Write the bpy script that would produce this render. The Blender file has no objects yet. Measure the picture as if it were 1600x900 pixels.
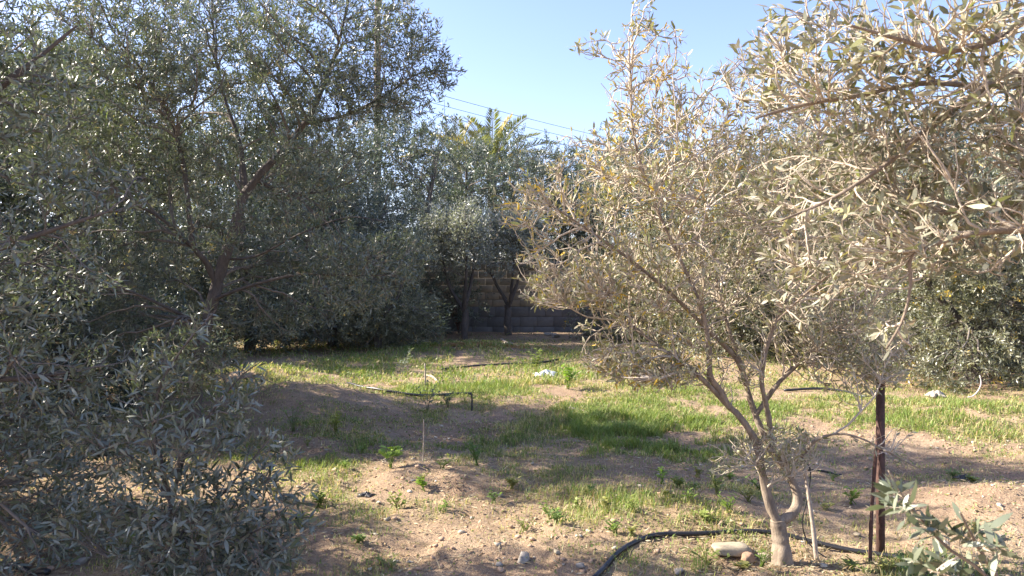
import bpy, math, random
import numpy as np
from mathutils import Vector, Matrix, Quaternion

# ------------------------------------------------------------------ camera, sky, sun, exposure
scene = bpy.context.scene
C = scene.collection
CAM_H, F, HY = 1.5, 1164.0, 440.0           # eye height (m), focal length in photo pixels, horizon row
cam = bpy.data.cameras.new('camera'); cam_ob = bpy.data.objects.new('camera', cam); C.objects.link(cam_ob)
cam.sensor_width = 36.0; cam.lens = 36.0 * F / 1600.0; cam.shift_y = -(450.0 - HY) / 1600.0
cam.clip_start = 0.05; cam.clip_end = 2000
cam.dof.use_dof = True; cam.dof.focus_distance = 5.0; cam.dof.aperture_fstop = 10.0
cam_ob.location = (0, 0, CAM_H); cam_ob.rotation_euler = (math.radians(90), 0, 0)
scene.camera = cam_ob

SUN_EL, SUN_ROT = math.radians(34), math.radians(-80)
world = bpy.data.worlds.new('World'); scene.world = world; world.use_nodes = True
_nt = world.node_tree
_sky = _nt.nodes.new('ShaderNodeTexSky'); _sky.sky_type = 'NISHITA'; _sky.sun_disc = False
_sky.sun_elevation = SUN_EL; _sky.sun_rotation = SUN_ROT
_sky.air_density = 1.0; _sky.dust_density = 0.9; _sky.ozone_density = 2.6; _sky.altitude = 50
_tint = _nt.nodes.new('ShaderNodeMix'); _tint.data_type = 'RGBA'; _tint.blend_type = 'MULTIPLY'; _tint.inputs[0].default_value = 1.0
_nt.links.new(_sky.outputs[0], _tint.inputs[6]); _tint.inputs[7].default_value = (1.08, 0.95, 1.06, 1)     # even, slightly violet tint on the sky colour, against its cyan cast
_nt.links.new(_tint.outputs[2], _nt.nodes['Background'].inputs[0])
_nt.nodes['Background'].inputs[1].default_value = 0.098
sun = bpy.data.lights.new('sun', 'SUN'); sun.energy = 5.0; sun.angle = math.radians(0.53); sun.color = (1.0, 0.91, 0.79)
sun_ob = bpy.data.objects.new('sun', sun); C.objects.link(sun_ob)
SUN_DIR = Vector((math.sin(SUN_ROT) * math.cos(SUN_EL), math.cos(SUN_ROT) * math.cos(SUN_EL), math.sin(SUN_EL)))
sun_ob.rotation_euler = SUN_DIR.to_track_quat('Z', 'Y').to_euler(); sun_ob.location = SUN_DIR * 60
scene.view_settings.view_transform = 'Standard'; scene.view_settings.look = 'None'
scene.view_settings.gamma = 1.0; scene.view_settings.use_curve_mapping = False
scene.view_settings.exposure = 1.85

# ------------------------------------------------------------------ helpers
def V(*a): return np.array(a, dtype=float)
def nrm(a): return a / np.maximum(np.linalg.norm(a, axis=-1, keepdims=True), 1e-9)
def px(x, y, d):
    """photo pixel at forward distance d -> point"""
    return V((x - 800.0) / F * d, d, CAM_H - (y - HY) / F * d)
def gd(y): return CAM_H * F / (y - HY)         # ground distance of a photo row

_lat = np.random.default_rng(5).random((256, 256))
def vnoise(x, y, s, o=0):
    x = np.asarray(x, float) / s + 71.3 * (o + 1) + 4000; y = np.asarray(y, float) / s + 37.7 * (o + 1) + 4000
    xi = np.floor(x).astype(int); yi = np.floor(y).astype(int); fx = x - xi; fy = y - yi
    fx = fx * fx * (3 - 2 * fx); fy = fy * fy * (3 - 2 * fy)
    a = _lat[xi % 256, yi % 256]; b = _lat[(xi + 1) % 256, yi % 256]
    c = _lat[xi % 256, (yi + 1) % 256]; d = _lat[(xi + 1) % 256, (yi + 1) % 256]
    return (a * (1 - fx) + b * fx) * (1 - fy) + (c * (1 - fx) + d * fx) * fy

# mounds: photo pixel of centre, radius in metres (x, y), height
MOUNDS = [((470, 632), .9, .8, .26), ((405, 600), .9, .9, .20), ((1570, 800), .75, .55, .16), ((1090, 800), .55, .5, .09),
          ((690, 752), .5, .35, .07), ((760, 552), 2.0, 1.0, .16), ((960, 560), 1.2, .8, .10), ((1590, 668), 1.0, .8, .14),
          ((940, 838), .5, .35, .06), ((860, 572), .5, .4, -.05), ((800, 690), 1.1, .9, -.05), ((240, 880), .7, .5, .05),
          ((1320, 740), .8, .6, -.05), ((1500, 760), .4, .3, .05)]
_M = [((p[0] - 800) / F * gd(p[1]), gd(p[1]), rx, ry, h) for p, rx, ry, h in MOUNDS]
def gz(x, y):
    x = np.asarray(x, float); y = np.asarray(y, float)
    fade = np.clip((60 - np.hypot(x, y)) / 20, 0, 1)
    z = (vnoise(x, y, 2.3, 1) - .5) * .09 + (vnoise(x, y, .8, 2) - .5) * .045 + (vnoise(x, y, .27, 3) - .5) * .04
    near = np.clip((16 - np.hypot(x, y)) / 6, 0, 1)
    z = z + near * ((vnoise(x, y, .11, 4) - .5) * .032 + (vnoise(x, y, .055, 6) - .5) * .018)
    for mx, my, rx, ry, h in _M:
        z = z + h * np.exp(-((x - mx) / rx) ** 2 - ((y - my) / ry) ** 2)
    return z * fade
def gp(x, y, dz=0.0):
    """photo pixel of a thing's foot -> point on the ground"""
    d = gd(y); X = (x - 800.0) / F * d
    return V(X, d, float(gz(X, d)) + dz)

def make_mesh(name, verts, quads=None, tris=None, mat=None, smooth=False, col=None):
    me = bpy.data.meshes.new(name)
    verts = np.asarray(verts, dtype=np.float32).reshape(-1, 3)
    me.vertices.add(len(verts)); me.vertices.foreach_set('co', verts.ravel())
    parts, sizes = [], []
    for f, n in ((quads, 4), (tris, 3)):
        if f is not None and len(f):
            f = np.asarray(f, dtype=np.int32).reshape(-1, n); parts.append(f.ravel()); sizes.append(np.full(len(f), n, np.int32))
    loops = np.concatenate(parts); sizes = np.concatenate(sizes)
    me.loops.add(len(loops)); me.loops.foreach_set('vertex_index', loops)
    me.polygons.add(len(sizes)); starts = np.concatenate([[0], np.cumsum(sizes)[:-1]]).astype(np.int32)
    me.polygons.foreach_set('loop_start', starts)
    if smooth: me.polygons.foreach_set('use_smooth', np.ones(len(sizes), dtype=bool))
    if col is not None:
        at = me.attributes.new('col', 'FLOAT_COLOR', 'POINT')
        c = np.ones((len(verts), 4), np.float32); c[:, :3] = col; at.data.foreach_set('color', c.ravel())
    me.update(calc_edges=True); me.validate()
    if mat: me.materials.append(mat)
    return me
def obj(name, me, parent=None, loc=None, kind=None):
    o = bpy.data.objects.new(name, me); C.objects.link(o)
    if parent: o.parent = parent
    if loc is not None: o.location = tuple(loc)
    if kind: o['kind'] = kind
    return o
def tag(o, label, cat, group=None):
    o['label'] = label; o['category'] = cat
    if group: o['group'] = group
    return o
def thing(name, label, cat, loc, group=None):
    return tag(obj(name, None, loc=loc), label, cat, group)
def copy_tree(o, parent=None):
    c = o.copy(); C.objects.link(c); c.parent = parent
    for ch in list(o.children): copy_tree(ch, c)
    return c

def tubes(P, R, S=5, cap=True):
    """P (N,K,3) polylines, R (N,K) radii -> verts, quads, tris"""
    P = np.asarray(P, float); R = np.asarray(R, float); N, K, _ = P.shape
    T = np.empty_like(P); T[:, 1:-1] = P[:, 2:] - P[:, :-2]; T[:, 0] = P[:, 1] - P[:, 0]; T[:, -1] = P[:, -1] - P[:, -2]
    T = nrm(T); mean = nrm(P[:, -1] - P[:, 0])
    ax = np.argmin(np.abs(mean), axis=1); ref = np.eye(3)[ax][:, None, :]
    U = nrm(np.cross(T, np.broadcast_to(ref, T.shape))); W = np.cross(T, U)
    a = np.linspace(0, 2 * np.pi, S, endpoint=False)
    ring = (U[:, :, None, :] * np.cos(a)[None, None, :, None] + W[:, :, None, :] * np.sin(a)[None, None, :, None]) * R[:, :, None, None]
    verts = (P[:, :, None, :] + ring).reshape(-1, 3)
    n = np.arange(N)[:, None, None] * K * S; k = np.arange(K - 1)[None, :, None] * S; s = np.arange(S)[None, None, :]; s2 = (s + 1) % S
    q = np.stack([n + k + s, n + k + s2, n + k + S + s2, n + k + S + s], -1).reshape(-1, 4)
    t = None
    if cap:
        i = np.arange(1, S - 1)
        e = (np.arange(N)[:, None] * K * S + (K - 1) * S)
        t1 = np.stack([e + 0 * i[None], e + i[None], e + i[None] + 1], -1).reshape(-1, 3)
        b = np.arange(N)[:, None] * K * S
        t0 = np.stack([b + 0 * i[None], b + i[None] + 1, b + i[None]], -1).reshape(-1, 3)
        t = np.concatenate([t1, t0])
    return verts, q, t
def resample(pts, n):
    """smooth curve through the points (Catmull-Rom), n samples"""
    pts = np.asarray(pts, float); m = len(pts)
    ext = np.vstack([2 * pts[0] - pts[1], pts, 2 * pts[-1] - pts[-2]])
    u = np.linspace(0, m - 1 - 1e-6, n); i = u.astype(int); f = (u - i)[:, None]
    p0, p1, p2, p3 = ext[i], ext[i + 1], ext[i + 2], ext[i + 3]
    return .5 * (2 * p1 + (p2 - p0) * f + (2 * p0 - 5 * p1 + 4 * p2 - p3) * f ** 2 + (3 * p1 - p0 - 3 * p2 + p3) * f ** 3)
def tube_mesh(name, pts, radii, mat, n=24, S=8, bumpy=0.0, seed=0):
    pts = resample(pts, n); r = np.interp(np.linspace(0, 1, n), np.linspace(0, 1, len(radii)), radii)
    if bumpy:
        rg = np.random.default_rng(seed); r = r * (1 + bumpy * .8 * np.convolve(rg.normal(size=n + 8), np.hanning(11)[1:-1] / 5, 'valid'))
    v, q, t = tubes(pts[None], r[None], S)
    if bumpy:
        c = np.repeat(pts, S, axis=0)[:len(v)]; o = v - c; rr = np.linalg.norm(o, axis=1, keepdims=True); a = np.tile(np.arange(S), n)[:len(v)] * 2 * np.pi / S
        hgt = np.repeat(np.cumsum(np.r_[0, np.linalg.norm(np.diff(pts, axis=0), axis=1)]), S)[:len(v)]; ph = np.random.default_rng(seed + 1).random(6) * 6.28; w_ = 1 / max(np.mean(r), .004)
        k = .5 * np.sin(2 * a + ph[0] + hgt * w_ * .35) + .35 * np.sin(3 * a + ph[1] - hgt * w_ * .8) + 1.1 * (vnoise(np.cos(a) * 1.2 + 9, np.sin(a) * 1.2 + hgt * w_ * .22, .55, seed % 7) - .5) + .35 * np.sin(5 * a + ph[2] + 1.5 * np.sin(hgt * w_ * .3))
        v = c + o * (1 + bumpy * 1.6 * k)[:, None]
    return make_mesh(name, v, q, t, mat, smooth=True)

# ------------------------------------------------------------------ materials
def mat_new(name):
    m = bpy.data.materials.new(name); m.use_nodes = True
    return m, m.node_tree.nodes, m.node_tree.links, m.node_tree.nodes['Principled BSDF']
def mix_rgb(ns, ls, fac, a, b, mode='MIX'):
    n = ns.new('ShaderNodeMix'); n.data_type = 'RGBA'; n.blend_type = mode
    for sock, v in ((0, fac), (6, a), (7, b)):
        if isinstance(v, (int, float)): n.inputs[sock].default_value = v
        elif isinstance(v, tuple): n.inputs[sock].default_value = (*v, 1)
        else: ls.new(v, n.inputs[sock])
    return n.outputs[2]
def noise(ns, ls, scale, detail=4, rough=.6, coord=None):
    n = ns.new('ShaderNodeTexNoise'); n.inputs['Scale'].default_value = scale; n.inputs['Detail'].default_value = detail
    n.inputs['Roughness'].default_value = rough
    if coord is not None: ls.new(coord, n.inputs['Vector'])
    return n.outputs['Fac']
def ramp(ns, ls, fac, stops):
    n = ns.new('ShaderNodeValToRGB'); ls.new(fac, n.inputs[0]); e = n.color_ramp.elements
    while len(e) < len(stops): e.new(.5)
    for el, (p, c) in zip(e, stops): el.position = p; el.color = (*c, 1) if isinstance(c, tuple) else (c, c, c, 1)
    return n.outputs[0]
def bump(ns, ls, b, h, strength, dist):
    n = ns.new('ShaderNodeBump'); n.inputs['Strength'].default_value = strength; n.inputs['Distance'].default_value = dist
    ls.new(h, n.inputs['Height']); ls.new(n.outputs[0], b.inputs['Normal'])
def gpos(ns):
    return ns.new('ShaderNodeNewGeometry')

def leaf_material(name, silver=(.29, .31, .265), silver_mix=.6, rough=.38, trans=.22, spec=.5):
    m, ns, ls, b = mat_new(name)
    a = ns.new('ShaderNodeAttribute'); a.attribute_name = 'col'
    g = gpos(ns); mp = ns.new('ShaderNodeMath'); mp.operation = 'MULTIPLY'; ls.new(g.outputs['Backfacing'], mp.inputs[0]); mp.inputs[1].default_value = silver_mix
    col = mix_rgb(ns, ls, mp.outputs[0], a.outputs['Color'], silver)
    ls.new(col, b.inputs['Base Color']); b.inputs['Roughness'].default_value = rough; b.inputs['Specular IOR Level'].default_value = spec
    t = ns.new('ShaderNodeBsdfTranslucent'); ls.new(mix_rgb(ns, ls, 1.0, a.outputs['Color'], (1.5, 1.6, .8), 'MULTIPLY'), t.inputs[0])
    mx = ns.new('ShaderNodeMixShader'); mx.inputs[0].default_value = trans
    ls.new(b.outputs[0], mx.inputs[1]); ls.new(t.outputs[0], mx.inputs[2])
    ls.new(mx.outputs[0], ns['Material Output'].inputs['Surface'])
    return m
M_LEAF = leaf_material('olive_leaf')
M_LEAF_DULL = leaf_material('olive_leaf_dusty', silver=(.31, .295, .22), rough=.5, spec=.35)
M_LEAF_YOUNG = leaf_material('young_olive_leaf', silver=(.24, .26, .18), silver_mix=.5)
M_GRASS = leaf_material('grass_blade', silver_mix=0, rough=.6, trans=.3, spec=.25)
M_WEED = leaf_material('weed_leaf', silver_mix=0, rough=.5, trans=.35, spec=.3)

def bark_material(name, c1, c2, scale=18):
    m, ns, ls, b = mat_new(name); g = gpos(ns)
    mp = ns.new('ShaderNodeMapping'); mp.inputs['Scale'].default_value = (1, 1, .35); ls.new(g.outputs['Position'], mp.inputs['Vector'])
    n1 = noise(ns, ls, scale, 6, .7, mp.outputs[0]); n2 = noise(ns, ls, scale * 6, 4, .6, mp.outputs[0])
    col = ramp(ns, ls, n1, [(.3, c1), (.7, c2)])
    ls.new(mix_rgb(ns, ls, .35, col, ramp(ns, ls, n2, [(.3, (.35,) * 3), (.7, (1.,) * 3)]), 'MULTIPLY'), b.inputs['Base Color'])
    b.inputs['Roughness'].default_value = .85; b.inputs['Specular IOR Level'].default_value = .2
    bump(ns, ls, b, n1, .7, .012)
    return m
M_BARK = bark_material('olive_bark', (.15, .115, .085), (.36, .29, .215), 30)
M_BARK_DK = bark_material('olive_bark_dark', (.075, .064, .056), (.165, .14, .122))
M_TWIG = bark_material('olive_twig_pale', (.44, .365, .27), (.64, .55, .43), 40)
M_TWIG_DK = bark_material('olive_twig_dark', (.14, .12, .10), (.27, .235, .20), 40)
def plain(name, col, rough=.6, metal=0, var=.25, scale=30, bump_d=0):
    m, ns, ls, b = mat_new(name); g = gpos(ns); n = noise(ns, ls, scale, 5, .65, g.outputs['Position'])
    lo = tuple(c * (1 - var) for c in col); hi = tuple(min(1, c * (1 + var)) for c in col)
    ls.new(ramp(ns, ls, n, [(.3, lo), (.7, hi)]), b.inputs['Base Color'])
    b.inputs['Roughness'].default_value = rough; b.inputs['Metallic'].default_value = metal
    if bump_d: bump(ns, ls, b, n, .6, bump_d)
    return m
M_PIPE = plain('black_polythene', (.018, .018, .020), .42, 0, .5, 60)
M_RUST = plain('rusty_steel', (.075, .036, .026), .8, 0, .45, 70, .002)
M_STONE = plain('pale_limestone', (.31, .26, .18), .9, 0, .22, 25, .006)
M_STONE_DK = plain('grey_stone', (.27, .24, .20), .9, 0, .3, 30, .006)
M_WOODGREY = plain('weathered_wood', (.34, .28, .22), .85, 0, .3, 60, .002)
M_BAG = plain('white_plastic_film', (.58, .60, .62), .4, 0, .15, 14)
M_WIRE = plain('dark_cable', (.03, .03, .035), .6, 0, .1, 10)
M_POLE = plain('pole_wood', (.16, .13, .11), .85, 0, .3, 12, .004)
M_TWINE = plain('pale_twine', (.55, .48, .46), .8, 0, .15, 40)

# ------------------------------------------------------------------ ground cover map (world ellipses from photo pixels)
# (centre px, centre row, half-width px, half-height px, strength)
PATCH = [(985, 668, 110, 38, 1.7), (880, 655, 70, 30, 1.1), (760, 600, 110, 28, 1.3), (600, 575, 120, 22, .9), (880, 575, 60, 22, 1.2),
         (700, 548, 120, 16, .8), (1330, 650, 140, 26, 1.2), (1500, 665, 120, 30, 1.3), (1150, 640, 110, 30, 1.1), (1030, 610, 120, 24, .9),
         (1420, 625, 160, 18, 1.2), (740, 700, 50, 32, .85), (540, 690, 60, 40, .35), (1020, 800, 110, 40, .75), (930, 805, 60, 30, .75),
         (1150, 790, 80, 60, .55), (1150, 893, 90, 22, 1.1), (1450, 893, 140, 22, 1.1), (1300, 805, 90, 30, .35), (830, 760, 70, 30, .3),
         (640, 800, 90, 20, .25), (600, 890, 60, 25, .6), (520, 780, 40, 30, .5), (220, 880, 90, 26, .55), (520, 655, 55, 18, .6),
         (440, 870, 90, 40, .5), (560, 705, 45, 22, .9), (640, 650, 60, 16, .7), (790, 690, 60, 26, .8), (500, 740, 60, 26, .7), (660, 690, 50, 16, .5), (880, 740, 60, 16, .4), (700, 610, 90, 16, .8), (1040, 690, 55, 26, 1.2), (760, 730, 50, 20, .6), (400, 700, 80, 40, .6), (560, 820, 60, 22, .4), (1480, 740, 60, 20, .4), (950, 880, 60, 20, .5), (300, 620, 150, 40, .6)]
_PW = []
for cx_, cy_, hx, hy, st in PATCH:
    d = gd(cy_); _PW.append(((cx_ - 800) / F * d, d, hx / F * d, max(.12, (gd(cy_ - hy) - gd(min(cy_ + hy, 930))) / 2), st))
def green(x, y):
    x = np.asarray(x, float); y = np.asarray(y, float)
    g = np.zeros_like(x) + .07
    far = np.clip((y - 9.5) / 2.5, 0, 1) * np.clip((19.5 - y) / 1.5, 0, 1); g = g + .38 * far
    for mx, my, rx, ry, st in _PW:
        g = g + st * np.exp(-(((x - mx) / rx) ** 2 + ((y - my) / ry) ** 2) ** 1.3)
    n = vnoise(x, y, .5, 8) * .45 + vnoise(x, y, .17, 9) * .35 + vnoise(x, y, .07, 10) * .2
    return g * np.clip((n - .34) * 3.6, 0, 1.6)

# ------------------------------------------------------------------ ground
def axis(lo, hi, fine_lo, fine_hi, step):
    a = [np.arange(fine_lo, fine_hi, step)]
    s, p = step, fine_hi; out = []
    while p < hi: out.append(p); s = min(s * 1.22, 60); p += s
    a.append(np.array(out + [hi]))
    s, p = step, fine_lo; out = []
    while p > lo: s = min(s * 1.22, 60); p -= s; out.append(max(p, lo))
    return np.concatenate([np.array(out[::-1]), *a])
gx = axis(-600, 600, -5.0, 5.6, .045); gy = axis(-300, 900, 2.4, 9.5, .045)
X, Y = np.meshgrid(gx, gy); Z = gz(X, Y); nx, ny = len(gx), len(gy)
ii, jj = np.meshgrid(np.arange(nx - 1), np.arange(ny - 1)); q0 = (jj * nx + ii).ravel()
gq = np.stack([q0, q0 + 1, q0 + 1 + nx, q0 + nx], 1)
gcol = np.zeros((nx * ny, 3)); gcol[:, 0] = np.clip(green(X, Y).ravel(), 0, 1)
def ground_material():
    m, ns, ls, b = mat_new('dry_soil'); g = gpos(ns); pos = g.outputs['Position']
    a = ns.new('ShaderNodeAttribute'); a.attribute_name = 'col'; sp = ns.new('ShaderNodeSeparateColor'); ls.new(a.outputs['Color'], sp.inputs[0])
    n1 = noise(ns, ls, 1.1, 5, .6, pos); n2 = noise(ns, ls, 9, 6, .7, pos); n3 = noise(ns, ls, 60, 4, .7, pos); n4 = noise(ns, ls, 170, 3, .6, pos)
    soil = ramp(ns, ls, n1, [(.3, (.28, .192, .130)), (.55, (.355, .258, .176)), (.75, (.41, .318, .225))])
    soil = mix_rgb(ns, ls, .65, soil, ramp(ns, ls, n2, [(.3, (.62, .58, .55)), (.65, (1.08, 1.06, 1.03))]), 'MULTIPLY')
    soil = mix_rgb(ns, ls, .6, soil, ramp(ns, ls, n3, [(.3, (.55, .52, .5)), (.6, (1.1, 1.1, 1.1))]), 'MULTIPLY')
    straw = mix_rgb(ns, ls, ramp(ns, ls, n4, [(.56, 0.0), (.64, .55)]), soil, (.56, .47, .30))
    gn = ns.new('ShaderNodeMath'); gn.operation = 'MULTIPLY'; ls.new(sp.outputs[0], gn.inputs[0]); ls.new(ramp(ns, ls, n2, [(.3, .35), (.7, 1.0)]), gn.inputs[1])
    gn2 = ns.new('ShaderNodeMath'); gn2.operation = 'MULTIPLY'; gn2.inputs[1].default_value = .6; ls.new(gn.outputs[0], gn2.inputs[0])
    col = mix_rgb(ns, ls, gn2.outputs[0], straw, (.15, .17, .06))
    ls.new(col, b.inputs['Base Color']); b.inputs['Roughness'].default_value = .95; b.inputs['Specular IOR Level'].default_value = .1
    hs = ns.new('ShaderNodeMath'); hs.operation = 'ADD'; ls.new(n2, hs.inputs[0]); ls.new(n3, hs.inputs[1])
    bump(ns, ls, b, hs.outputs[0], .9, .02)
    return m
ground = obj('ground', make_mesh('ground', np.stack([X, Y, Z], -1).reshape(-1, 3), gq, None, ground_material(), True, gcol), kind='structure')

# ------------------------------------------------------------------ olive growth
def leaf_geo(base, dr, nm, L, W, detail):
    """leaves as lens-shaped blades. base, dr, nm (N,3); L, W (N,)"""
    N = len(base); nm = nrm(nm - dr * np.sum(nm * dr, 1, keepdims=True)); sd = np.cross(dr, nm)
    L = L[:, None]; W = W[:, None]
    if detail == 0:
        v = np.stack([base, base + dr * L * .45 + sd * W * .5, base + dr * L, base + dr * L * .45 - sd * W * .5], 1)
        i = np.arange(N)[:, None] * 4
        return v.reshape(-1, 3), np.concatenate([i, i + 1, i + 2, i + 3], 1), None, 4
    bend = -nm * L
    m1 = base + dr * L * .34 + bend * .03; m2 = base + dr * L * .68 + bend * .08
    up = nm * W * .12
    v = np.stack([base, m1 + sd * W * .5 + up, m1 - sd * W * .5 + up, m2 + sd * W * .43 + up, m2 - sd * W * .43 + up, base + dr * L + bend * .16], 1)
    i = np.arange(N)[:, None] * 6
    q = np.concatenate([i + 1, i + 2, i + 4, i + 3], 1); t = np.concatenate([np.concatenate([i, i + 2, i + 1], 1), np.concatenate([i + 3, i + 4, i + 5], 1)])
    return v.reshape(-1, 3), q, t, 6

class Blob:
    def __init__(s, c, r, w=1.0, yel=0.0): s.c = np.asarray(c, float); s.r = np.asarray(r, float); s.w = w; s.yel = yel
def blob_px(x, y, d, rx, ry, rd=None, w=1.0, yel=0.0):
    a, b = rx / F * d, ry / F * d
    return Blob(px(x, y, d), (a, rd if rd else .8 * (a + b) / 2 + .1, b), w * a * b * 10, yel)
def sample(rg, blobs, n, power):
    w = np.array([b.w for b in blobs]); k = rg.choice(len(blobs), n, p=w / w.sum())
    u = nrm(rg.normal(size=(n, 3))) * (rg.random((n, 1)) ** power)
    c = np.array([b.c for b in blobs])[k]; r = np.array([b.r for b in blobs])[k]
    return c + u * r, np.array([b.yel for b in blobs])[k]
def attach(tips, NP, ND, org):
    out = np.empty(len(tips), int)
    rad = nrm(tips - org)
    for s in range(0, len(tips), 400):
        d = tips[s:s + 400, None] - NP[None]; L = np.linalg.norm(d, axis=2) + 1e-6
        out[s:s + 400] = np.argmin(L * (1.95 - .4 * np.sum(d * ND[None], 2) / L - .6 * np.sum(d * rad[s:s + 400, None], 2) / L), axis=1)
    return out
def curves(rg, tips, NP, ND, NR, K, maxlen, lift, wob, r0c, rmin, org):
    k = attach(tips, NP, ND, org); p0 = NP[k]; d = tips - p0; L = np.linalg.norm(d, axis=1, keepdims=True) + 1e-6
    sc = np.minimum(1, maxlen * (.7 + .5 * rg.random((len(tips), 1))) / L); d = d * sc; L = L * sc; tip = p0 + d
    c1 = p0 + (ND[k] * .5 + d / L * .6 + rg.normal(size=d.shape) * .14) * L * .38
    c2 = tip - d * .28 + rg.normal(size=d.shape) * L * .07; c2[:, 2] += lift * L[:, 0] * (rg.random(len(tips)) - .35)
    t = np.linspace(0, 1, K)[None, :, None]
    P = (1 - t) ** 3 * p0[:, None] + 3 * (1 - t) ** 2 * t * c1[:, None] + 3 * (1 - t) * t * t * c2[:, None] + t ** 3 * tip[:, None]
    P[:, 1:-1] += rg.normal(size=P[:, 1:-1].shape) * wob * L[:, None]
    r0 = np.minimum(NR[k] * .75, r0c * L[:, 0] + rmin); r0 = np.maximum(r0, rmin)
    R = r0[:, None] * np.linspace(1, .42, K)[None]
    return P, R, L[:, 0]
def nodes_of(P, R, skip=1):
    T = nrm(np.gradient(P, axis=1)); return P[:, skip:].reshape(-1, 3), T[:, skip:].reshape(-1, 3), R[:, skip:].ravel()

def in_frame(p):
    u = 800 + p[:, 0] / np.maximum(p[:, 1], .01) * F; v = HY - (p[:, 2] - CAM_H) / np.maximum(p[:, 1], .01) * F
    return (u > 5) & (u < 1595) & (v > 5) & (v < 895) & (p[:, 1] > .3)

_leaf_variants = {}
def olive(name, label, base, limbs, blobs, seed, n=(40, 350, 2000), leaf=(.055, .013), spacing=.022, bare=.15, pal=None, yel_col=(.52, .35, .055),
          mat=None, bark=None, twig=None, detail=1, cat='olive tree', group=None, maxlen=(1.4, .7, .34), power=.4, lift=-.5, picks=0, rmin=(.006, .003, .0016),
          leaf_on_l2=True, dead=0.0, twig_sides=3):
    """limbs: list of (points, radii); the first is the trunk. All in world coordinates."""
    rg = np.random.default_rng(seed); base = np.asarray(base, float)
    root = thing(name, label, cat, base, group)
    pal = pal or [(.085, .10, .055), (.11, .12, .07), (.06, .08, .045)]
    mat = mat or M_LEAF; bark = bark or M_BARK; twig = twig or M_TWIG
    org = np.asarray(limbs[0][0][-1], float) - V(0, 0, .1); NP, ND, NR = [], [], []
    for i, (pts, rad) in enumerate(limbs):
        pts = np.asarray(pts, float); nn = max(14, int(8 * len(pts)))
        P = resample(pts, nn); r = np.interp(np.linspace(0, 1, nn), np.linspace(0, 1, len(rad)), rad)
        obj('trunk' if i == 0 else 'limb', tube_mesh('trunk' if i == 0 else 'limb', pts - base, rad, bark, nn * (2 if rad[0] > .03 else 1), 14 if rad[0] > .03 else 7, .10, seed + i), root)
        T = nrm(np.gradient(P, axis=0)); s = 0 if i else int(nn * .55)
        NP.append(P[s:]); ND.append(T[s:]); NR.append(r[s:])
    NP, ND, NR = np.concatenate(NP), np.concatenate(ND), np.concatenate(NR)
    tv, tq, tt, off = [], [], [], 0
    def add_tubes(P, R, S):
        nonlocal off
        v, q, t = tubes(P, R, S, cap=False); tv.append(v); tq.append(q + off); off += len(v)
    t1, _ = sample(rg, blobs, n[0], .33)
    P1, R1, _ = curves(rg, t1, NP, ND, NR, 8, maxlen[0] * 3, lift * .6, .012, .010, rmin[0], org); add_tubes(P1, R1, 5)
    a, b, c = nodes_of(P1, R1, 2); NP, ND, NR = np.concatenate([NP, a]), np.concatenate([ND, b]), np.concatenate([NR, c])
    t2, y2 = sample(rg, blobs, n[1], .36)
    P2, R2, L2 = curves(rg, t2, NP, ND, NR, 6, maxlen[1] * 1.5, lift, .014, .006, rmin[1], org); add_tubes(P2, R2, 3)
    a, b, c = nodes_of(P2, R2, 2); NP, ND, NR = np.concatenate([NP, a]), np.concatenate([ND, b]), np.concatenate([NR, c])
    t3, y3 = sample(rg, blobs, n[2], power)
    sel = rg.permutation(len(NP))[:2600]
    P3, R3, L3 = curves(rg, t3, NP[sel], ND[sel], NR[sel], 6, maxlen[2], lift, .016, .004, rmin[2], org)
    if detail or len(P3) < 1500: add_tubes(P3, R3, twig_sides)
    else: add_tubes(P3[::2], R3[::2], twig_sides)
    # leaves in opposite pairs along the shoots
    B, D, Nn, LL, WW, CC = [], [], [], [], [], []
    def leaves_on(P, L, yel, t0, bare_p):
        N, K, _ = P.shape
        keep = rg.random(N) > bare_p
        P, L, yel = P[keep], L[keep], yel[keep]; N = len(P)
        if not N: return
        cnt = np.maximum(2, (L * (1 - t0) / spacing).astype(int)); idx = np.repeat(np.arange(N), cnt)
        j = np.concatenate([np.arange(c) for c in cnt]); t = t0 + (1 - t0) * (j + .6) / cnt[idx]
        f = np.clip(t * (K - 1), 0, K - 1.001); k = f.astype(int); f = (f - k)[:, None]
        p = P[idx, k] * (1 - f) + P[idx, k + 1] * f; T = nrm(P[idx, k + 1] - P[idx, k])
        ref = nrm(rg.normal(size=(N, 3)))[idx]; s1 = nrm(np.cross(T, ref)); s2 = np.cross(T, s1)
        odd = (j % 2 == 1)[:, None]; sd = np.where(odd, s2, s1)
        isy = rg.random(N) < yel; hue = rg.integers(0, len(pal), N); sh = .8 + .4 * rg.random(N)
        for sg in (1, -1):
            m = rg.random(len(p)) > .10
            d = nrm(T * (.55 + .5 * rg.random((len(p), 1))) + sd * sg * (.75 + .3 * rg.random((len(p), 1))) + rg.normal(size=p.shape) * .22 + V(0, 0, .12))
            nn_ = nrm(V(0, 0, .55) + T * .25 + rg.normal(size=p.shape) * .75)
            l = leaf[0] * (.6 + .6 * rg.random(len(p))) * np.clip(1.25 - t * .45, .6, 1.1); w = leaf[1] * (.75 + .5 * rg.random(len(p)))
            c = np.array(pal)[hue[idx]] * (sh[idx] * (.78 + .44 * rg.random(len(p))))[:, None]
            yy = isy[idx] & (rg.random(len(p)) < .7); c[yy] = np.array(yel_col) * (.6 + .6 * rg.random((yy.sum(), 1)))
            if dead:
                dd = rg.random(len(p)) < dead; c[dd] = V(.30, .235, .15) * (.7 + .5 * rg.random((dd.sum(), 1)))
            B.append(p[m]); D.append(d[m]); Nn.append(nn_[m]); LL.append(l[m]); WW.append(w[m]); CC.append(c[m])
    leaves_on(P3, L3, y3, .12, bare)
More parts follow.
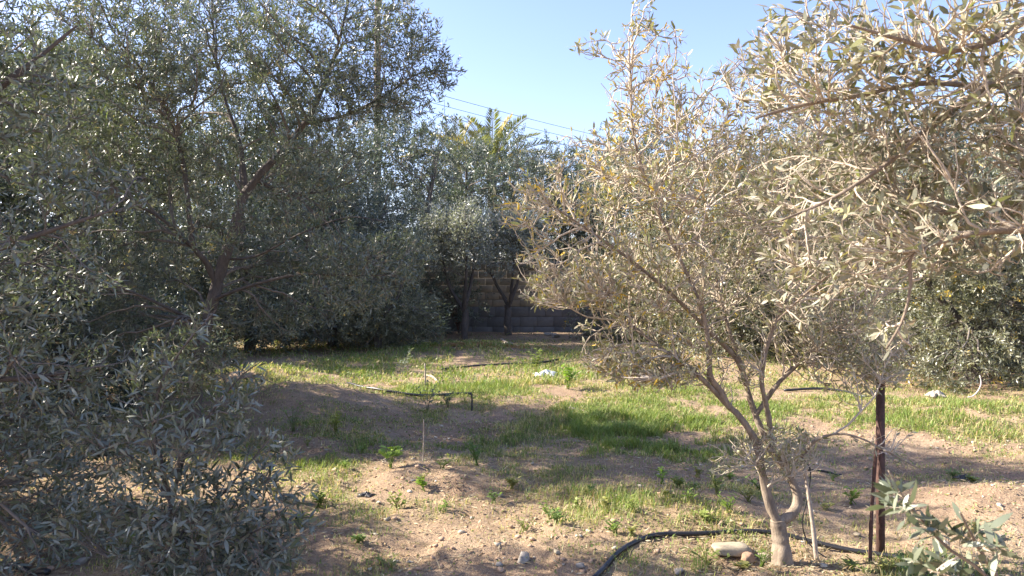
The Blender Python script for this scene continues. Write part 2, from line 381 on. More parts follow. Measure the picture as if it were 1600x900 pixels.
    if leaf_on_l2: leaves_on(P2, L2, y2, .55, bare)
    B, D, Nn, LL, WW, CC = map(np.concatenate, (B, D, Nn, LL, WW, CC))
    tm = make_mesh('twigs', np.concatenate(tv) - base, np.concatenate(tq), None, twig, True)
    obj('twigs', tm, root, kind='stuff')
    if picks:
        vis = in_frame(B); size = np.where(vis, LL / np.maximum(B[:, 1], .2), 0); pick = np.argsort(-size)[:picks]; pick = pick[size[pick] > 0]
        if not _leaf_variants.get(mat.name):
            vs = []
            for h in range(8):
                v, q, t, _ = leaf_geo(np.zeros((1, 3)), V(0, 1, 0)[None], V(0, 0, 1)[None], np.ones(1), np.full(1, .24), 1)
                cc = np.array(pal[h % len(pal)]) * (.75 + .08 * h) if h < 7 else np.array(yel_col) * .8
                vs.append(make_mesh('leaf', v, q, t, mat, True, np.tile(cc, (len(v), 1))))
            _leaf_variants[mat.name] = vs
        vs = _leaf_variants[mat.name]
        for i in pick:
            y = Vector(D[i]); z = Vector(Nn[i] - D[i] * np.dot(Nn[i], D[i])).normalized(); x = y.cross(z)
            M = Matrix((x, y, z)).transposed().to_4x4()
            o = obj('leaf', vs[rg.integers(0, 7 if rg.random() < .95 else 8)], root)
            o.matrix_local = Matrix.Translation(Vector(B[i] - base)) @ M @ Matrix.Diagonal((LL[i], LL[i], LL[i], 1))
        m = np.ones(len(B), bool); m[pick] = False
        B, D, Nn, LL, WW, CC = B[m], D[m], Nn[m], LL[m], WW[m], CC[m]
    if len(B):
        v, q, t, k = leaf_geo(B - base, D, Nn, LL, WW, detail)
        obj('crown', make_mesh('crown', v, q, t, mat, False, np.repeat(CC, k, axis=0)), root, kind='stuff')
    return root
def L_(pp, d0, d1=None):
    """photo polyline -> points, distance running from d0 to d1 (or a list)"""
    n = len(pp); ds = d0 if isinstance(d0, (list, tuple)) else np.linspace(d0, d1 if d1 else d0, n)
    return [px(x, y, d) for (x, y), d in zip(pp, ds)]

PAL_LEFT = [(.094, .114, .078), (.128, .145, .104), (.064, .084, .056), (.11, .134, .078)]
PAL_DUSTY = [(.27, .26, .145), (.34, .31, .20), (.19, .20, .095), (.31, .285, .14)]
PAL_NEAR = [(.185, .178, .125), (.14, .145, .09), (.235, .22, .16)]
PAL_BLUE = [(.075, .098, .075), (.098, .118, .092), (.055, .076, .060)]
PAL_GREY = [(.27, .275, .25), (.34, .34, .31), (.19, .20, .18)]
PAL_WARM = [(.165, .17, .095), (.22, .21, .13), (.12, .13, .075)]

# --- right olive with the forked trunk
b = gp(1222, 882)
d0 = b[1]
trunk = [V(b[0], b[1], b[2] - .08), b + V(0, 0, .02)] + L_([(1221, 850), (1217, 828), (1214, 812)], d0)
olive('olive_tree', 'sparse olive tree with a forked bare trunk, pale twigs and yellowing leaves', b,
      [(trunk, [.070, .054, .042, .038, .037]),
       (L_([(1214, 814), (1202, 785), (1193, 750), (1184, 700), (1163, 660), (1140, 635), (1108, 603), (1078, 575), (1035, 545), (980, 505), (930, 470)],
           [d0, d0, d0, d0 - .02, d0 - .05, d0 - .06, d0 - .1, d0 - .15, d0 - .1, d0, d0 + .1]), [.029, .026, .023, .021, .019, .016, .013, .011, .009, .007, .004]),
       (L_([(1216, 816), (1238, 802), (1246, 780), (1238, 752), (1222, 727), (1203, 700), (1185, 660), (1170, 618), (1160, 575), (1140, 520), (1120, 440), (1105, 350), (1090, 260), (1060, 170)],
           [d0, d0 + .02, d0 + .05, d0 + .07, d0 + .08, d0 + .09, d0 + .12, d0 + .15, d0 + .2, d0 + .2, d0 + .25, d0 + .3, d0 + .3, d0 + .3]), [.030, .027, .024, .022, .021, .020, .018, .015, .013, .011, .009, .007, .005, .003]),
       (L_([(1140, 637), (1126, 612), (1110, 588), (1108, 545), (1095, 480), (1060, 400), (1020, 310), (990, 210), (985, 110)], d0 - .06, d0 - .25), [.017, .016, .015, .013, .012, .010, .008, .006, .004]),
       (L_([(1205, 702), (1203, 665), (1196, 628), (1190, 590), (1200, 535), (1225, 470), (1250, 390), (1270, 300), (1280, 200)], d0 + .09, d0 - .2), [.016, .015, .014, .013, .012, .010, .008, .006, .004]),
       (L_([(1165, 600), (1150, 560), (1110, 520), (1060, 470), (990, 410), (920, 360), (860, 320)], d0 + .15, d0 - .35), [.015, .014, .012, .010, .008, .006, .004]),
       (L_([(1180, 650), (1215, 600), (1260, 555), (1310, 500), (1370, 440), (1420, 370)], d0 + .12, d0 + .35), [.015, .013, .011, .009, .007, .004]),
       (L_([(1222, 727), (1250, 715), (1275, 688), (1310, 678), (1345, 685), (1385, 705), (1440, 735)], d0 + .08, d0 - .3), [.010, .009, .008, .006, .005, .004, .003])],
      [blob_px(1010, 120, d0 - .15, 70, 100, .4, 1.0, .5), blob_px(1000, 40, d0 - .2, 30, 45, .2, .8), blob_px(935, 75, d0 - .15, 45, 25, .15, .7),
       blob_px(1050, 260, d0 - .1, 130, 120, .6, 1.3, .22), blob_px(930, 280, d0 - .2, 90, 90, .4, 1.0, .34), blob_px(840, 320, d0 - .25, 75, 60, .3, .9, .42),
       blob_px(900, 420, d0 - .2, 105, 60, .4, 1.3, .24), blob_px(1000, 420, d0, 120, 90, .6, 1.2, .26), blob_px(1010, 515, d0, 110, 45, .4, 1.0, .05),
       blob_px(1015, 578, d0 - .1, 85, 30, .3, 5.5, .4), blob_px(890, 455, d0 - .1, 85, 32, .3, 1.8, .1), blob_px(1130, 380, d0 + .1, 140, 140, .7, 1.1), blob_px(1270, 380, d0 + .2, 140, 150, .7, 1.1),
       blob_px(1190, 190, d0, 130, 120, .6, 1.0), blob_px(1310, 520, d0 + .2, 110, 65, .4, 2.2), blob_px(1215, 700, d0, 75, 45, .25, 2.2), blob_px(1310, 200, d0, 110, 120, .6, .8),
       blob_px(1130, 560, d0, 80, 55, .3, .8), blob_px(1340, 570, d0 + .1, 90, 45, .3, 2.2), blob_px(960, 560, d0 - .1, 60, 30, .25, 2.5, .3), blob_px(1390, 690, d0 - .2, 50, 30, .15, .35), blob_px(1130, 720, d0 - .2, 40, 35, .15, .3)],
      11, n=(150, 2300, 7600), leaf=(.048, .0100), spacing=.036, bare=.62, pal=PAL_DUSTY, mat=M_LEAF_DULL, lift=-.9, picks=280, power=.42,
      rmin=(.0062, .0042, .0024), dead=.12)

# --- near olive outside the frame on the right, its branches reaching in
b = V(1.75, 1.75, 0.0); b[2] = float(gz(b[0], b[1])) - .05
olive('olive_tree', 'olive branches with large dusty leaves reaching in beside the forked tree', b,
      [([b, b + V(.02, 0, .4), b + V(-.02, .02, .9), b + V(.0, .05, 1.35)], [.075, .06, .055, .05]),
       ([b + V(0, .05, 1.3)] + L_([(1700, 300), (1600, 318), (1520, 322), (1440, 345), (1340, 400), (1270, 450), (1215, 500)], 1.80, 1.95), [.04, .017, .010, .008, .006, .004, .003, .002]),
       ([b + V(0, .05, 1.33)] + L_([(1680, 190), (1600, 118), (1520, 150), (1440, 210), (1380, 260), (1300, 310), (1220, 345)], 1.75, 1.75), [.04, .018, .011, .009, .007, .005, .004, .0025]),
       ([b + V(0, .05, 1.35)] + L_([(1700, 110), (1620, 130), (1540, 135), (1440, 130), (1340, 150), (1250, 165), (1180, 185)], 1.85, 1.7), [.035, .016, .010, .008, .006, .005, .004, .0025]),
       ([b + V(0, .02, 1.2)] + L_([(1700, 345), (1620, 358), (1540, 362), (1470, 378), (1425, 400), (1422, 450), (1410, 500), (1385, 545)], 1.62, 1.7), [.035, .014, .009, .007, .005, .004, .0035, .003, .002]),
       ([b + V(0, .02, 1.35)] + L_([(1720, 0), (1620, 20), (1560, 60), (1480, 80), (1400, 60), (1330, 40)], 1.6, 1.5), [.035, .014, .010, .007, .005, .004, .0025])],
      [blob_px(1480, 40, 1.55, 130, 60, .3, 1.2), blob_px(1290, 110, 1.75, 110, 60, .3, 1.0), blob_px(1185, 100, 1.85, 60, 55, .2, .6), blob_px(1270, 40, 1.9, 90, 40, .25, .8), blob_px(1360, 260, 1.9, 110, 60, .25, .9), blob_px(1450, 190, 1.8, 150, 80, .3, 1.1),
       blob_px(1230, 290, 1.95, 70, 50, .2, .5), blob_px(1330, 380, 1.85, 130, 80, .3, .9), blob_px(1500, 350, 1.8, 110, 90, .3, .9), blob_px(1400, 520, 1.75, 35, 35, .1, .3),
       blob_px(1250, 460, 1.9, 50, 50, .15, .35), blob_px(1650, 150, 1.7, 120, 200, .4, .9)],
      23, n=(100, 1400, 2500), leaf=(.039, .0086), spacing=.026, bare=.62, pal=PAL_NEAR, mat=M_LEAF_DULL, lift=-.4, picks=290, maxlen=(.6, .35, .22), rmin=(.0034, .0023, .0015), dead=.08)

# --- small olive shoot in the near right corner
b = V(.93, 1.22, 0.0); b[2] = float(gz(b[0], b[1])) - .03
olive('olive_sapling', 'young olive shoot with broad pale green leaves in front of the steel stakes', b,
      [([b, b + V(0, 0, .45)] + L_([(1600, 960), (1560, 905)], 1.22), [.012, .010, .006, .004]),
       (L_([(1600, 960), (1530, 890), (1480, 855), (1440, 812), (1410, 775), (1388, 735)], 1.22, 1.2), [.004, .0032, .0026, .002, .0016, .0011]),
       (L_([(1560, 905), (1535, 865), (1515, 830), (1500, 800)], 1.22, 1.15), [.004, .003, .002, .0015]),
       (L_([(1580, 930), (1500, 905), (1450, 890)], 1.22, 1.3), [.004, .003, .002])],
      [blob_px(1405, 790, 1.2, 25, 35, .05, 1.2), blob_px(1450, 825, 1.2, 30, 25, .05, .9), blob_px(1520, 845, 1.18, 30, 32, .06, 1.3), blob_px(1470, 885, 1.25, 60, 22, .08, 1.3), blob_px(1545, 850, 1.2, 30, 40, .06, .7)],
      31, n=(7, 16, 42), leaf=(.040, .0090), spacing=.024, bare=.0, pal=[(.12, .14, .085), (.155, .17, .11), (.095, .115, .07)], mat=M_LEAF_YOUNG, lift=-.2, picks=280, maxlen=(.1, .08, .08), rmin=(.0014, .0011, .0009), cat='sapling')

# --- main left olive
b = gp(298, 690); d0 = b[1]
olive('olive_tree', 'shaded olive tree with a leaning grey trunk and spreading limbs beside the earth mound', b,
      [([b - V(0, 0, .1)] + L_([(299, 680), (303, 620), (312, 560), (325, 500), (340, 440)], d0), [.10, .080, .068, .060, .056, .054]),
       (L_([(338, 446), (352, 400), (367, 355), (380, 310), (402, 278), (440, 235), (476, 193), (500, 150), (528, 70), (548, -20), (560, -110)], d0, d0 - .5), [.050, .048, .046, .042, .036, .030, .024, .018, .013, .009, .005]),
       (L_([(340, 446), (322, 410), (302, 382), (294, 320), (286, 255), (268, 190), (225, 115), (175, 45), (140, -40)], d0, d0 - .9), [.032, .028, .025, .022, .019, .015, .011, .008, .005]),
       (L_([(385, 305), (374, 225), (350, 150), (335, 70), (330, -30)], d0 - .1, d0 + .3), [.026, .021, .016, .011, .006]),
       (L_([(476, 193), (540, 180), (600, 150), (655, 115), (715, 110)], d0 - .3, d0 - .5), [.018, .014, .010, .007, .004]),
       (L_([(350, 405), (400, 400), (470, 365), (540, 340), (600, 345)], d0, d0 - .8), [.014, .011, .008, .006, .004]),
       (L_([(330, 470), (380, 450), (460, 430), (540, 430), (620, 430)], d0, d0 - .7), [.020, .016, .012, .008, .004]),
       (L_([(320, 510), (260, 480), (190, 450), (120, 430)], d0, d0 - .8), [.020, .015, .010, .005]),
       (L_([(300, 385), (250, 340), (190, 310), (120, 290)], d0, d0 - .8), [.020, .015, .010, .005]),
       (L_([(400, 280), (440, 300), (500, 300), (560, 280)], d0, d0 + .8), [.022, .016, .010, .005])],
      [blob_px(190, 60, d0 - .8, 130, 120, 1.0), blob_px(340, 40, d0 + .4, 120, 110, .8), blob_px(480, 60, d0 - .3, 110, 100, .9), blob_px(625, 70, d0 - .5, 85, 65, .5, .9), blob_px(670, 110, d0 - .5, 60, 38, .3, .9),
       blob_px(570, 130, d0 - .4, 90, 50, .5, .8), blob_px(230, 240, d0 + .3, 140, 90, .8), blob_px(480, 260, d0 + .5, 110, 90, .7, .8), blob_px(420, 190, d0 + .5, 100, 70, .4, .6), blob_px(180, 400, d0 + .2, 110, 80, .7), blob_px(460, 400, d0 + .6, 140, 60, .4, .9),
       blob_px(560, 420, d0 - .6, 100, 70, .5, 1.0), blob_px(440, 490, d0 + .2, 110, 40, .4, .8), blob_px(200, 520, d0 + .3, 100, 60, .4, .8), blob_px(100, 200, d0 - .6, 120, 120, .8), blob_px(640, 390, d0 - .5, 40, 50, .25, .6), blob_px(300, 230, d0 - .5, 90, 60, .2, .5), blob_px(470, 240, d0 - .7, 80, 50, .2, .35), blob_px(420, 120, d0 - .6, 90, 60, .3, .5), blob_px(250, 120, d0 - 1.1, 90, 80, .3, .9), blob_px(330, 340, d0 - .8, 70, 60, .2, .5), blob_px(300, 560, d0 - .6, 90, 60, .25, .9), blob_px(520, 150, d0 - .7, 70, 60, .25, .8), blob_px(600, 160, d0 - .5, 80, 35, .3, 1.2), blob_px(430, 330, d0 - .7, 80, 50, .2, .4), blob_px(600, 30, d0 - .5, 70, 50, .4, .9)],
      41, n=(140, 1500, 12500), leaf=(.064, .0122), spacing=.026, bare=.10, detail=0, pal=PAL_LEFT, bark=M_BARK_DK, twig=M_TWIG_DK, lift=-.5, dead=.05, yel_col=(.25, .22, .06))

# --- near olive at the left edge
b = V(-3.75, 3.7, 0.0); b[2] = float(gz(b[0], b[1])) - .05
olive('olive_tree', 'dark olive tree overhanging the young olive bush, its trunk out of sight', b,
      [([b, b + V(.05, 0, .5), b + V(.0, .05, 1.0)], [.11, .09, .085]),
       ([b + V(0, .05, .95)] + L_([(-250, 330), (-120, 230), (-20, 150), (60, 90), (120, 40)], 3.9, 4.0), [.06, .045, .032, .02, .012, .006]),
       ([b + V(0, .05, .95)] + L_([(-200, 480), (-80, 420), (20, 380), (110, 350), (170, 330)], 3.7, 3.9), [.05, .035, .025, .016, .010, .005]),
       ([b + V(0, .05, .7)] + L_([(-150, 640), (-50, 600), (40, 590), (120, 580)], 3.7, 3.9), [.04, .03, .02, .012, .005]),
       ([b + V(0, .05, 1.0)] + L_([(-320, 200), (-280, 0), (-220, -200), (-150, -330)], 3.7, 3.9), [.06, .045, .032, .02, .012])],
      [blob_px(-40, 110, 4.0, 150, 130, .8, 1.0, .03), blob_px(70, 150, 4.1, 90, 90, .4, .8, .04), blob_px(110, 300, 4.0, 120, 70, .5, .9), blob_px(20, 430, 3.9, 150, 90, .7), blob_px(60, 580, 3.9, 140, 80, .6),
       blob_px(30, 720, 3.9, 120, 70, .5, .7), blob_px(-250, 100, 3.8, 250, 250, 1.1), blob_px(-250, 450, 3.8, 200, 200, .9), blob_px(-180, -250, 3.8, 220, 180, 1.0, .8), blob_px(-70, 480, 5.0, 170, 150, .5), blob_px(-60, 640, 5.0, 150, 110, .5), blob_px(60, 790, 4.4, 110, 60, .4, .9), blob_px(120, 700, 4.7, 110, 80, .4, .9), blob_px(70, 850, 4.0, 120, 50, .4, .9)],
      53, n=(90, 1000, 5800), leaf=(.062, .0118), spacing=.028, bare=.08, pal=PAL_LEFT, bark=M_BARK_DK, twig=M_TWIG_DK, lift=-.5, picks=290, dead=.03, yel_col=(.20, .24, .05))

# --- young olive bush in the left foreground
b = gp(292, 925); d0 = b[1]
olive('olive_bush', 'bushy young olive with upright pale shoots growing in the shade', b,
      [([b - V(0, 0, .05)] + L_([(286, 890), (276, 840), (266, 780)], d0), [.022, .018, .016, .014]),
       (L_([(267, 785), (252, 720), (240, 670), (250, 605), (285, 545), (338, 484)], d0, d0 - .1), [.012, .010, .008, .006, .0045, .002]),
       (L_([(267, 785), (290, 710), (330, 645), (375, 590), (412, 562)], d0, d0 + .1), [.010, .008, .006, .004, .002]),
       (L_([(267, 785), (225, 730), (165, 690), (105, 640)], d0, d0 + .1), [.009, .007, .005, .002]),
       (L_([(276, 840), (330, 790), (380, 735), (425, 680)], d0, d0 - .1), [.010, .007, .005, .002]),
       (L_([(266, 780), (235, 690), (215, 620), (212, 545)], d0, d0), [.009, .007, .004, .002]),
       (L_([(280, 860), (340, 850), (400, 830), (450, 790)], d0, d0 - .2), [.009, .006, .004, .002])],
      [blob_px(320, 510, d0 - .05, 28, 35, .08, .9), blob_px(255, 590, d0 - .05, 70, 50, .15, .9), blob_px(370, 600, d0 + .05, 50, 45, .12, .7), blob_px(160, 660, d0, 75, 50, .2, .8), blob_px(280, 690, d0 - .05, 130, 70, .3, 1.1),
       blob_px(330, 790, d0 - .1, 130, 70, .3, 1.2), blob_px(250, 860, d0 - .1, 80, 50, .2, .8), blob_px(400, 850, d0 - .1, 90, 50, .2, 1.1), blob_px(330, 880, d0 - .1, 120, 45, .25, 1.6), blob_px(170, 800, d0, 90, 70, .25, .9), blob_px(440, 800, d0 - .1, 60, 60, .2, .7), blob_px(420, 720, d0, 45, 50, .15, .7)],
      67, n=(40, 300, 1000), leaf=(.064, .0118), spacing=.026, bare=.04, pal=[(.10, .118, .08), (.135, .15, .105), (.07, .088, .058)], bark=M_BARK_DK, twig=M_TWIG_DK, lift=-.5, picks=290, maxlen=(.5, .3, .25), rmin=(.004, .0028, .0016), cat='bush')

# ------------------------------------------------------------------ background olives: three kinds, copied
def bg_proto(seed, pal, h, r, mat=M_LEAF, stems=3, tr=1.0, n=(60, 500, 6500), leaf=(.085, .024), spacing=.036, yel=0.0, low=-.04, nb=24, **kw):
    rg = np.random.default_rng(seed); base = V(0, 0, 0)
    fork = V(0, 0, h * .22); limbs = [([V(0, 0, -.12), V(.02, .01, h * .1), fork + V(.03, 0, .02)], [.13 * tr, .11 * tr, .10 * tr])]
    for i in range(stems):
        a = 2 * math.pi * (i + rg.random() * .5) / stems; e = V(math.cos(a) * r * .55, math.sin(a) * r * .55, h * (.65 + .2 * rg.random()))
        mid = fork + (e - fork) * .45 + V(math.cos(a), math.sin(a), -.3) * r * .12
        limbs.append(([fork, mid, e], [.075 * tr, .05 * tr, .015 * tr]))
    blobs = []
    for i in range(nb):
        a = rg.random() * 2 * math.pi; rr = r * .72 * math.sqrt(rg.random()); z = h * (low + .12 + (.86 - low - .12) * rg.random())
        s = r * (.34 + .2 * rg.random()); blobs.append(Blob((math.cos(a) * rr, math.sin(a) * rr, z), (s, s, s * (.75 + .3 * rg.random())), s, yel))
    blobs.append(Blob((0, 0, h * .8), (r * .45, r * .45, h * .2), r * .4, yel))
    return olive('olive_tree', 'olive tree', base, limbs, blobs, seed, n=n, leaf=leaf, spacing=spacing, bare=.06, pal=pal, mat=mat, detail=0,
                 bark=M_BARK_DK, twig=M_TWIG_DK, maxlen=(1.2, .7, .4), power=.36, **kw)
PA = bg_proto(101, PAL_BLUE, 4.6, 2.3)
PB = bg_proto(102, PAL_WARM, 4.0, 2.2, yel=.04)
PC = bg_proto(103, PAL_BLUE, 5.2, 2.1, stems=4)
PD = bg_proto(104, PAL_GREY, 2.6, .95, stems=3, tr=.55, n=(40, 300, 3200), leaf=(.06, .024), low=.44, nb=14)
_used = set()
G_BACK = 'olive trees filling the back of the grove'
def place(proto, x, d, s, rz, label, sz=1.0, cat='olive tree', group=G_BACK):
    o = proto if proto.name not in _used else copy_tree(proto)
    _used.add(proto.name)
    o.location = (x, d, float(gz(x, d)) - .02); o.rotation_euler = (0, 0, rz); o.scale = (s, s, s * sz)
    tag(o, label, cat, group); return o
def X_(p, d): return (p - 800) / F * d
place(PA, X_(40, 9.2), 9.2, .95, .4, 'dark olive tree behind the overhanging one, at the open end of the shaded thicket')
place(PB, X_(215, 14.8), 14.8, 1.15, 2.2, 'dark warm-green olive tree in the shaded thicket directly behind the leaning grey trunk')
place(PC, X_(390, 16.4), 16.4, 1.15, 1.1, 'tall dark olive tree of the shaded thicket behind the earth mound')
place(PA, X_(520, 16.9), 16.9, .98, 3.4, 'blue-green olive tree at the inner end of the shaded thicket, beside the low leafy olive')
place(PB, X_(590, 16.0), 16.0, .66, .9, 'low leafy olive with drooping green sprays between the earth mound and the wall')
place(PC, X_(610, 20.9), 20.9, 1.30, 2.0, 'tall bluish olive tree in front of the wall below the utility pole')
place(PD, X_(725, 19.4), 19.4, 1.42, .3, 'small silver-grey tree with thin dark stems in front of the block wall', cat='tree', group=None)
place(PD, X_(795, 20.9), 20.9, 1.42, 2.6, 'bluish grey tree with a slanting stem against the block wall', cat='tree', group=None)
place(PA, X_(725, 25.5), 25.5, 1.46, 1.9, 'bluish tree rising behind the block wall under the palm fronds')
place(PC, X_(850, 26.5), 26.5, 1.22, 5.0, 'bluish tree behind the block wall on the forked sparse tree\'s side of the palm')
place(PA, X_(975, 25.0), 25.0, 1.45, .9, 'tall tree behind the wall between the palm and the back row')
place(PA, X_(480, 20.6), 20.6, 1.15, 5.4, 'dark tree close to the wall deep behind the tall dark olive of the thicket')
place(PC, X_(300, 20.5), 20.5, 1.1, 4.4, 'dark tree near the wall deep behind the leaning grey trunk')
place(PB, X_(1035, 18.8), 18.8, 1.12, 4.1, 'sunlit warm-green olive tree of the back row next to the open stretch of wall')
place(PB, X_(1130, 16.0), 16.0, 1.12, 5.3, 'warm-green olive tree of the back row straight behind the forked sparse tree')
place(PA, X_(1265, 17.0), 17.0, 1.12, .2, 'bluish olive tree of the back row behind the dusty overhanging branches')
place(PB, X_(1390, 14.0), 14.0, 1.1, 1.7, 'warm-green olive tree of the back row behind the taller steel stake')
place(PB, X_(1520, 11.3), 11.3, .85, 3.0, 'yellow-green olive tree with foliage down to the ground above the pale twine')
place(PA, X_(1670, 12.5), 12.5, 1.05, 2.4, 'olive tree at the far end of the sunlit row, past the yellow-green one')
place(PC, X_(1480, 18.0), 18.0, 1.1, 3.9, 'bluish olive tree deep behind the yellow-green one')
for i, (x, d, sc_) in enumerate([(-5.7, 4.7, .66), (-7.4, 7.4, .95), (-5.4, 8.6, .88), (-11.5, 13.5, 1.1)]):
    place((PA, PB, PC, PA)[i], x, d, sc_, i * 1.3, ['olive tree of the shaded row beside the dark overhanging one', 'olive tree of the shaded row beyond the dark overhanging one', 'olive tree of the shaded row next to the leaning grey trunk, on its dark side', 'outermost olive tree behind the shaded thicket'][i])

# ------------------------------------------------------------------ block wall
def box_mesh(name, sx, sy, sz, mat, bev=.012, jit=0.0, seed=0):
    """block with chamfered front edges, centred in x, y from 0 (front) to sy, z from 0"""
    rg = np.random.default_rng(seed); h = sx / 2
    back = [(-h, sy, 0), (h, sy, 0), (h, sy, sz), (-h, sy, sz)]
    rim = [(-h, bev, 0), (h, bev, 0), (h, bev, sz), (-h, bev, sz)]
    fr = [(-h + bev, 0, bev), (h - bev, 0, bev), (h - bev, 0, sz - bev), (-h + bev, 0, sz - bev)]
    v = np.array(back + rim + fr, float); v[8:] += rg.normal(size=(4, 3)) * jit
    q = [(8, 9, 10, 11)]
    for i in range(4):
        j = (i + 1) % 4; q += [(4 + i, 4 + j, 8 + j, 8 + i), (i, j, 4 + j, 4 + i)]
    q.append((3, 2, 1, 0))
    return make_mesh(name, v, q, None, mat)
def block_mat(name, c, var):
    m, ns, ls, b = mat_new(name); g = gpos(ns); oi = ns.new('ShaderNodeObjectInfo')
    n = noise(ns, ls, 5, 6, .7, g.outputs['Position']); n2 = noise(ns, ls, 70, 3, .6, g.outputs['Position'])
    base = mix_rgb(ns, ls, oi.outputs['Random'], tuple(x * (1 - var) for x in c), tuple(x * (1 + var) for x in c))
    col = mix_rgb(ns, ls, .6, base, ramp(ns, ls, n, [(.3, (.6, .58, .55)), (.65, (1.05, 1.05, 1.05))]), 'MULTIPLY')
    ls.new(col, b.inputs['Base Color']); b.inputs['Roughness'].default_value = .92; bump(ns, ls, b, n2, .6, .006); return m
M_BLOCK = block_mat('tan_block', (.34, .28, .20), .12); M_PLINTH = block_mat('grey_plinth', (.17, .165, .16), .10); M_MORTAR = plain('mortar', (.17, .15, .125), .95, 0, .2, 20)
WY = 22.4; wz = -.25
wall = thing('block_wall', 'tan concrete block wall on a dark grey plinth at the back of the grove', 'wall', (0, WY, 0))
courses = [(-.25, .40, .62, 'p'), (.15, .30, .50, 'p'), (.45, .30, .50, 'p')] + [(.75 + .215 * i, .205, .42, 'b') for i in range(6)]
core_v = []
def add_box(vs, qs, x0, x1, y0, y1, z0, z1):
    o = len(vs); vs += [(x0, y0, z0), (x1, y0, z0), (x1, y1, z0), (x0, y1, z0), (x0, y0, z1), (x1, y0, z1), (x1, y1, z1), (x0, y1, z1)]
    qs += [tuple(o + k for k in f) for f in ((0, 1, 5, 4), (1, 2, 6, 5), (2, 3, 7, 6), (3, 0, 4, 7), (4, 5, 6, 7), (3, 2, 1, 0))]
vs, qs = [], []; add_box(vs, qs, -26, 26, .022, .20, -.3, 2.03); obj('mortar_core', make_mesh('mortar_core', vs, qs, None, M_MORTAR), wall)
vs, qs = [], []; add_box(vs, qs, -26, 26, -.02, .24, 2.034, 2.10); obj('coping', make_mesh('coping', vs, qs, None, M_PLINTH), wall)
bv = {'b': [box_mesh('block', .41, .12, .205, M_BLOCK, .010, .003, s) for s in range(4)]}
pv = {}
rg = np.random.default_rng(3); fv, fq = {'b': [], 'p': []}, {'b': [], 'p': []}
for ci, (z, hgt, wid, kind) in enumerate(courses):
    pitch = wid + (.0 if kind == 'b' else .0); xo = -26 + (ci % 2) * wid / 2
    nb = int(51.5 / pitch)
    for i in range(nb):
        x = xo + (i + .5) * pitch
        yj = float(rg.normal()) * .002
        if abs(x + .3) < 5.2:
            if kind == 'b': me = bv['b'][rg.integers(0, 4)]
            else:
                if (wid, hgt) not in pv: pv[(wid, hgt)] = box_mesh('plinth_block', wid - .008, .12, hgt - .008, M_PLINTH, .005, .002, ci)
                me = pv[(wid, hgt)]
            obj('block' if kind == 'b' else 'plinth_block', me, wall, (x, (0 if kind == 'b' else -.03) + yj, z))
        else:
            y0 = 0 if kind == 'b' else -.03
            add_box(fv[kind], fq[kind], x - wid / 2 + .006, x + wid / 2 - .006, y0 + yj, .12, z, z + hgt - .01)
obj('block_courses', make_mesh('block_courses', fv['b'], fq['b'], None, M_BLOCK), wall, kind='stuff')
obj('plinth_courses', make_mesh('plinth_courses', fv['p'], fq['p'], None, M_PLINTH), wall, kind='stuff')

# ------------------------------------------------------------------ date palm behind the wall
def palm(name, label, x, d, h, seed, nf=22, s=1.0):
    rg = np.random.default_rng(seed); b = V(x, d, 0); root = thing(name, label, 'palm', b)
    obj('trunk', tube_mesh('trunk', [V(0, 0, -.2), V(.1, 0, h * .5), V(.0, 0, h)], [.26, .22, .2], M_BARK_DK, 30, 12, .12, seed), root)
    for i in range(nf):
        a = 2 * math.pi * i * .381966; el = math.radians(85 - 75 * (i / nf)); Lf = s * (2.3 + .5 * rg.random())
        o = V(math.cos(a) * math.cos(el), math.sin(a) * math.cos(el), math.sin(el)); t = np.linspace(0, 1, 9)[:, None]
        P = V(0, 0, h) + o * Lf * t + V(0, 0, -1) * (t ** 2.2) * Lf * (.22 + .25 * math.cos(el)) + V(math.cos(a), math.sin(a), 0) * t ** 2 * Lf * .18
        v, q, tt = tubes(P[None], np.linspace(.03, .008, 9)[None], 4)
        rach = obj('frond', make_mesh('frond', v, q, tt, M_TWIG_DK, True), root)
        m = 44; tt_ = np.linspace(.18, 1, m); f = tt_ * 8; k = np.minimum(f.astype(int), 7); f = (f - k)[:, None]
        p = P[k] * (1 - f) + P[k + 1] * f; T = nrm(P[k + 1] - P[k]); sd = nrm(np.cross(T, V(0, 0, 1) + rg.normal(size=3) * .1)); B, D, N_ = [], [], []
        for sg in (1, -1):
            dd = nrm(T * .75 + sd * sg * .75 + np.cross(sd, T) * .35 + rg.normal(size=p.shape) * .08); B.append(p); D.append(dd); N_.append(np.cross(dd, T))
        B, D, N_ = map(np.concatenate, (B, D, N_)); l = np.tile(s * .48 * np.sin(np.pi * (.12 + .80 * tt_)) ** .6, 2); w = np.full(len(B), .045)
        col = np.tile(V(.14, .15, .075) if i % 6 else V(.30, .24, .08), (len(B), 1)) * (.8 + .4 * rg.random((len(B), 1)))
        v, q, tt, kk = leaf_geo(B, D, N_, l, w, 0)
        obj('leaflets', make_mesh('leaflets', v, q, tt, M_WEED, False, np.repeat(col, kk, 0)), rach, kind='stuff')
    return root
palm('date_palm', 'date palm with feathery fronds rising above the wall under the cables', X_(768, 29), 29, 5.7, 7, 26, 1.12)
palm('date_palm', 'half hidden palm with upright fronds behind the bluish trees near the utility pole', X_(715, 33), 33, 6.6, 9, 16, 1.0)

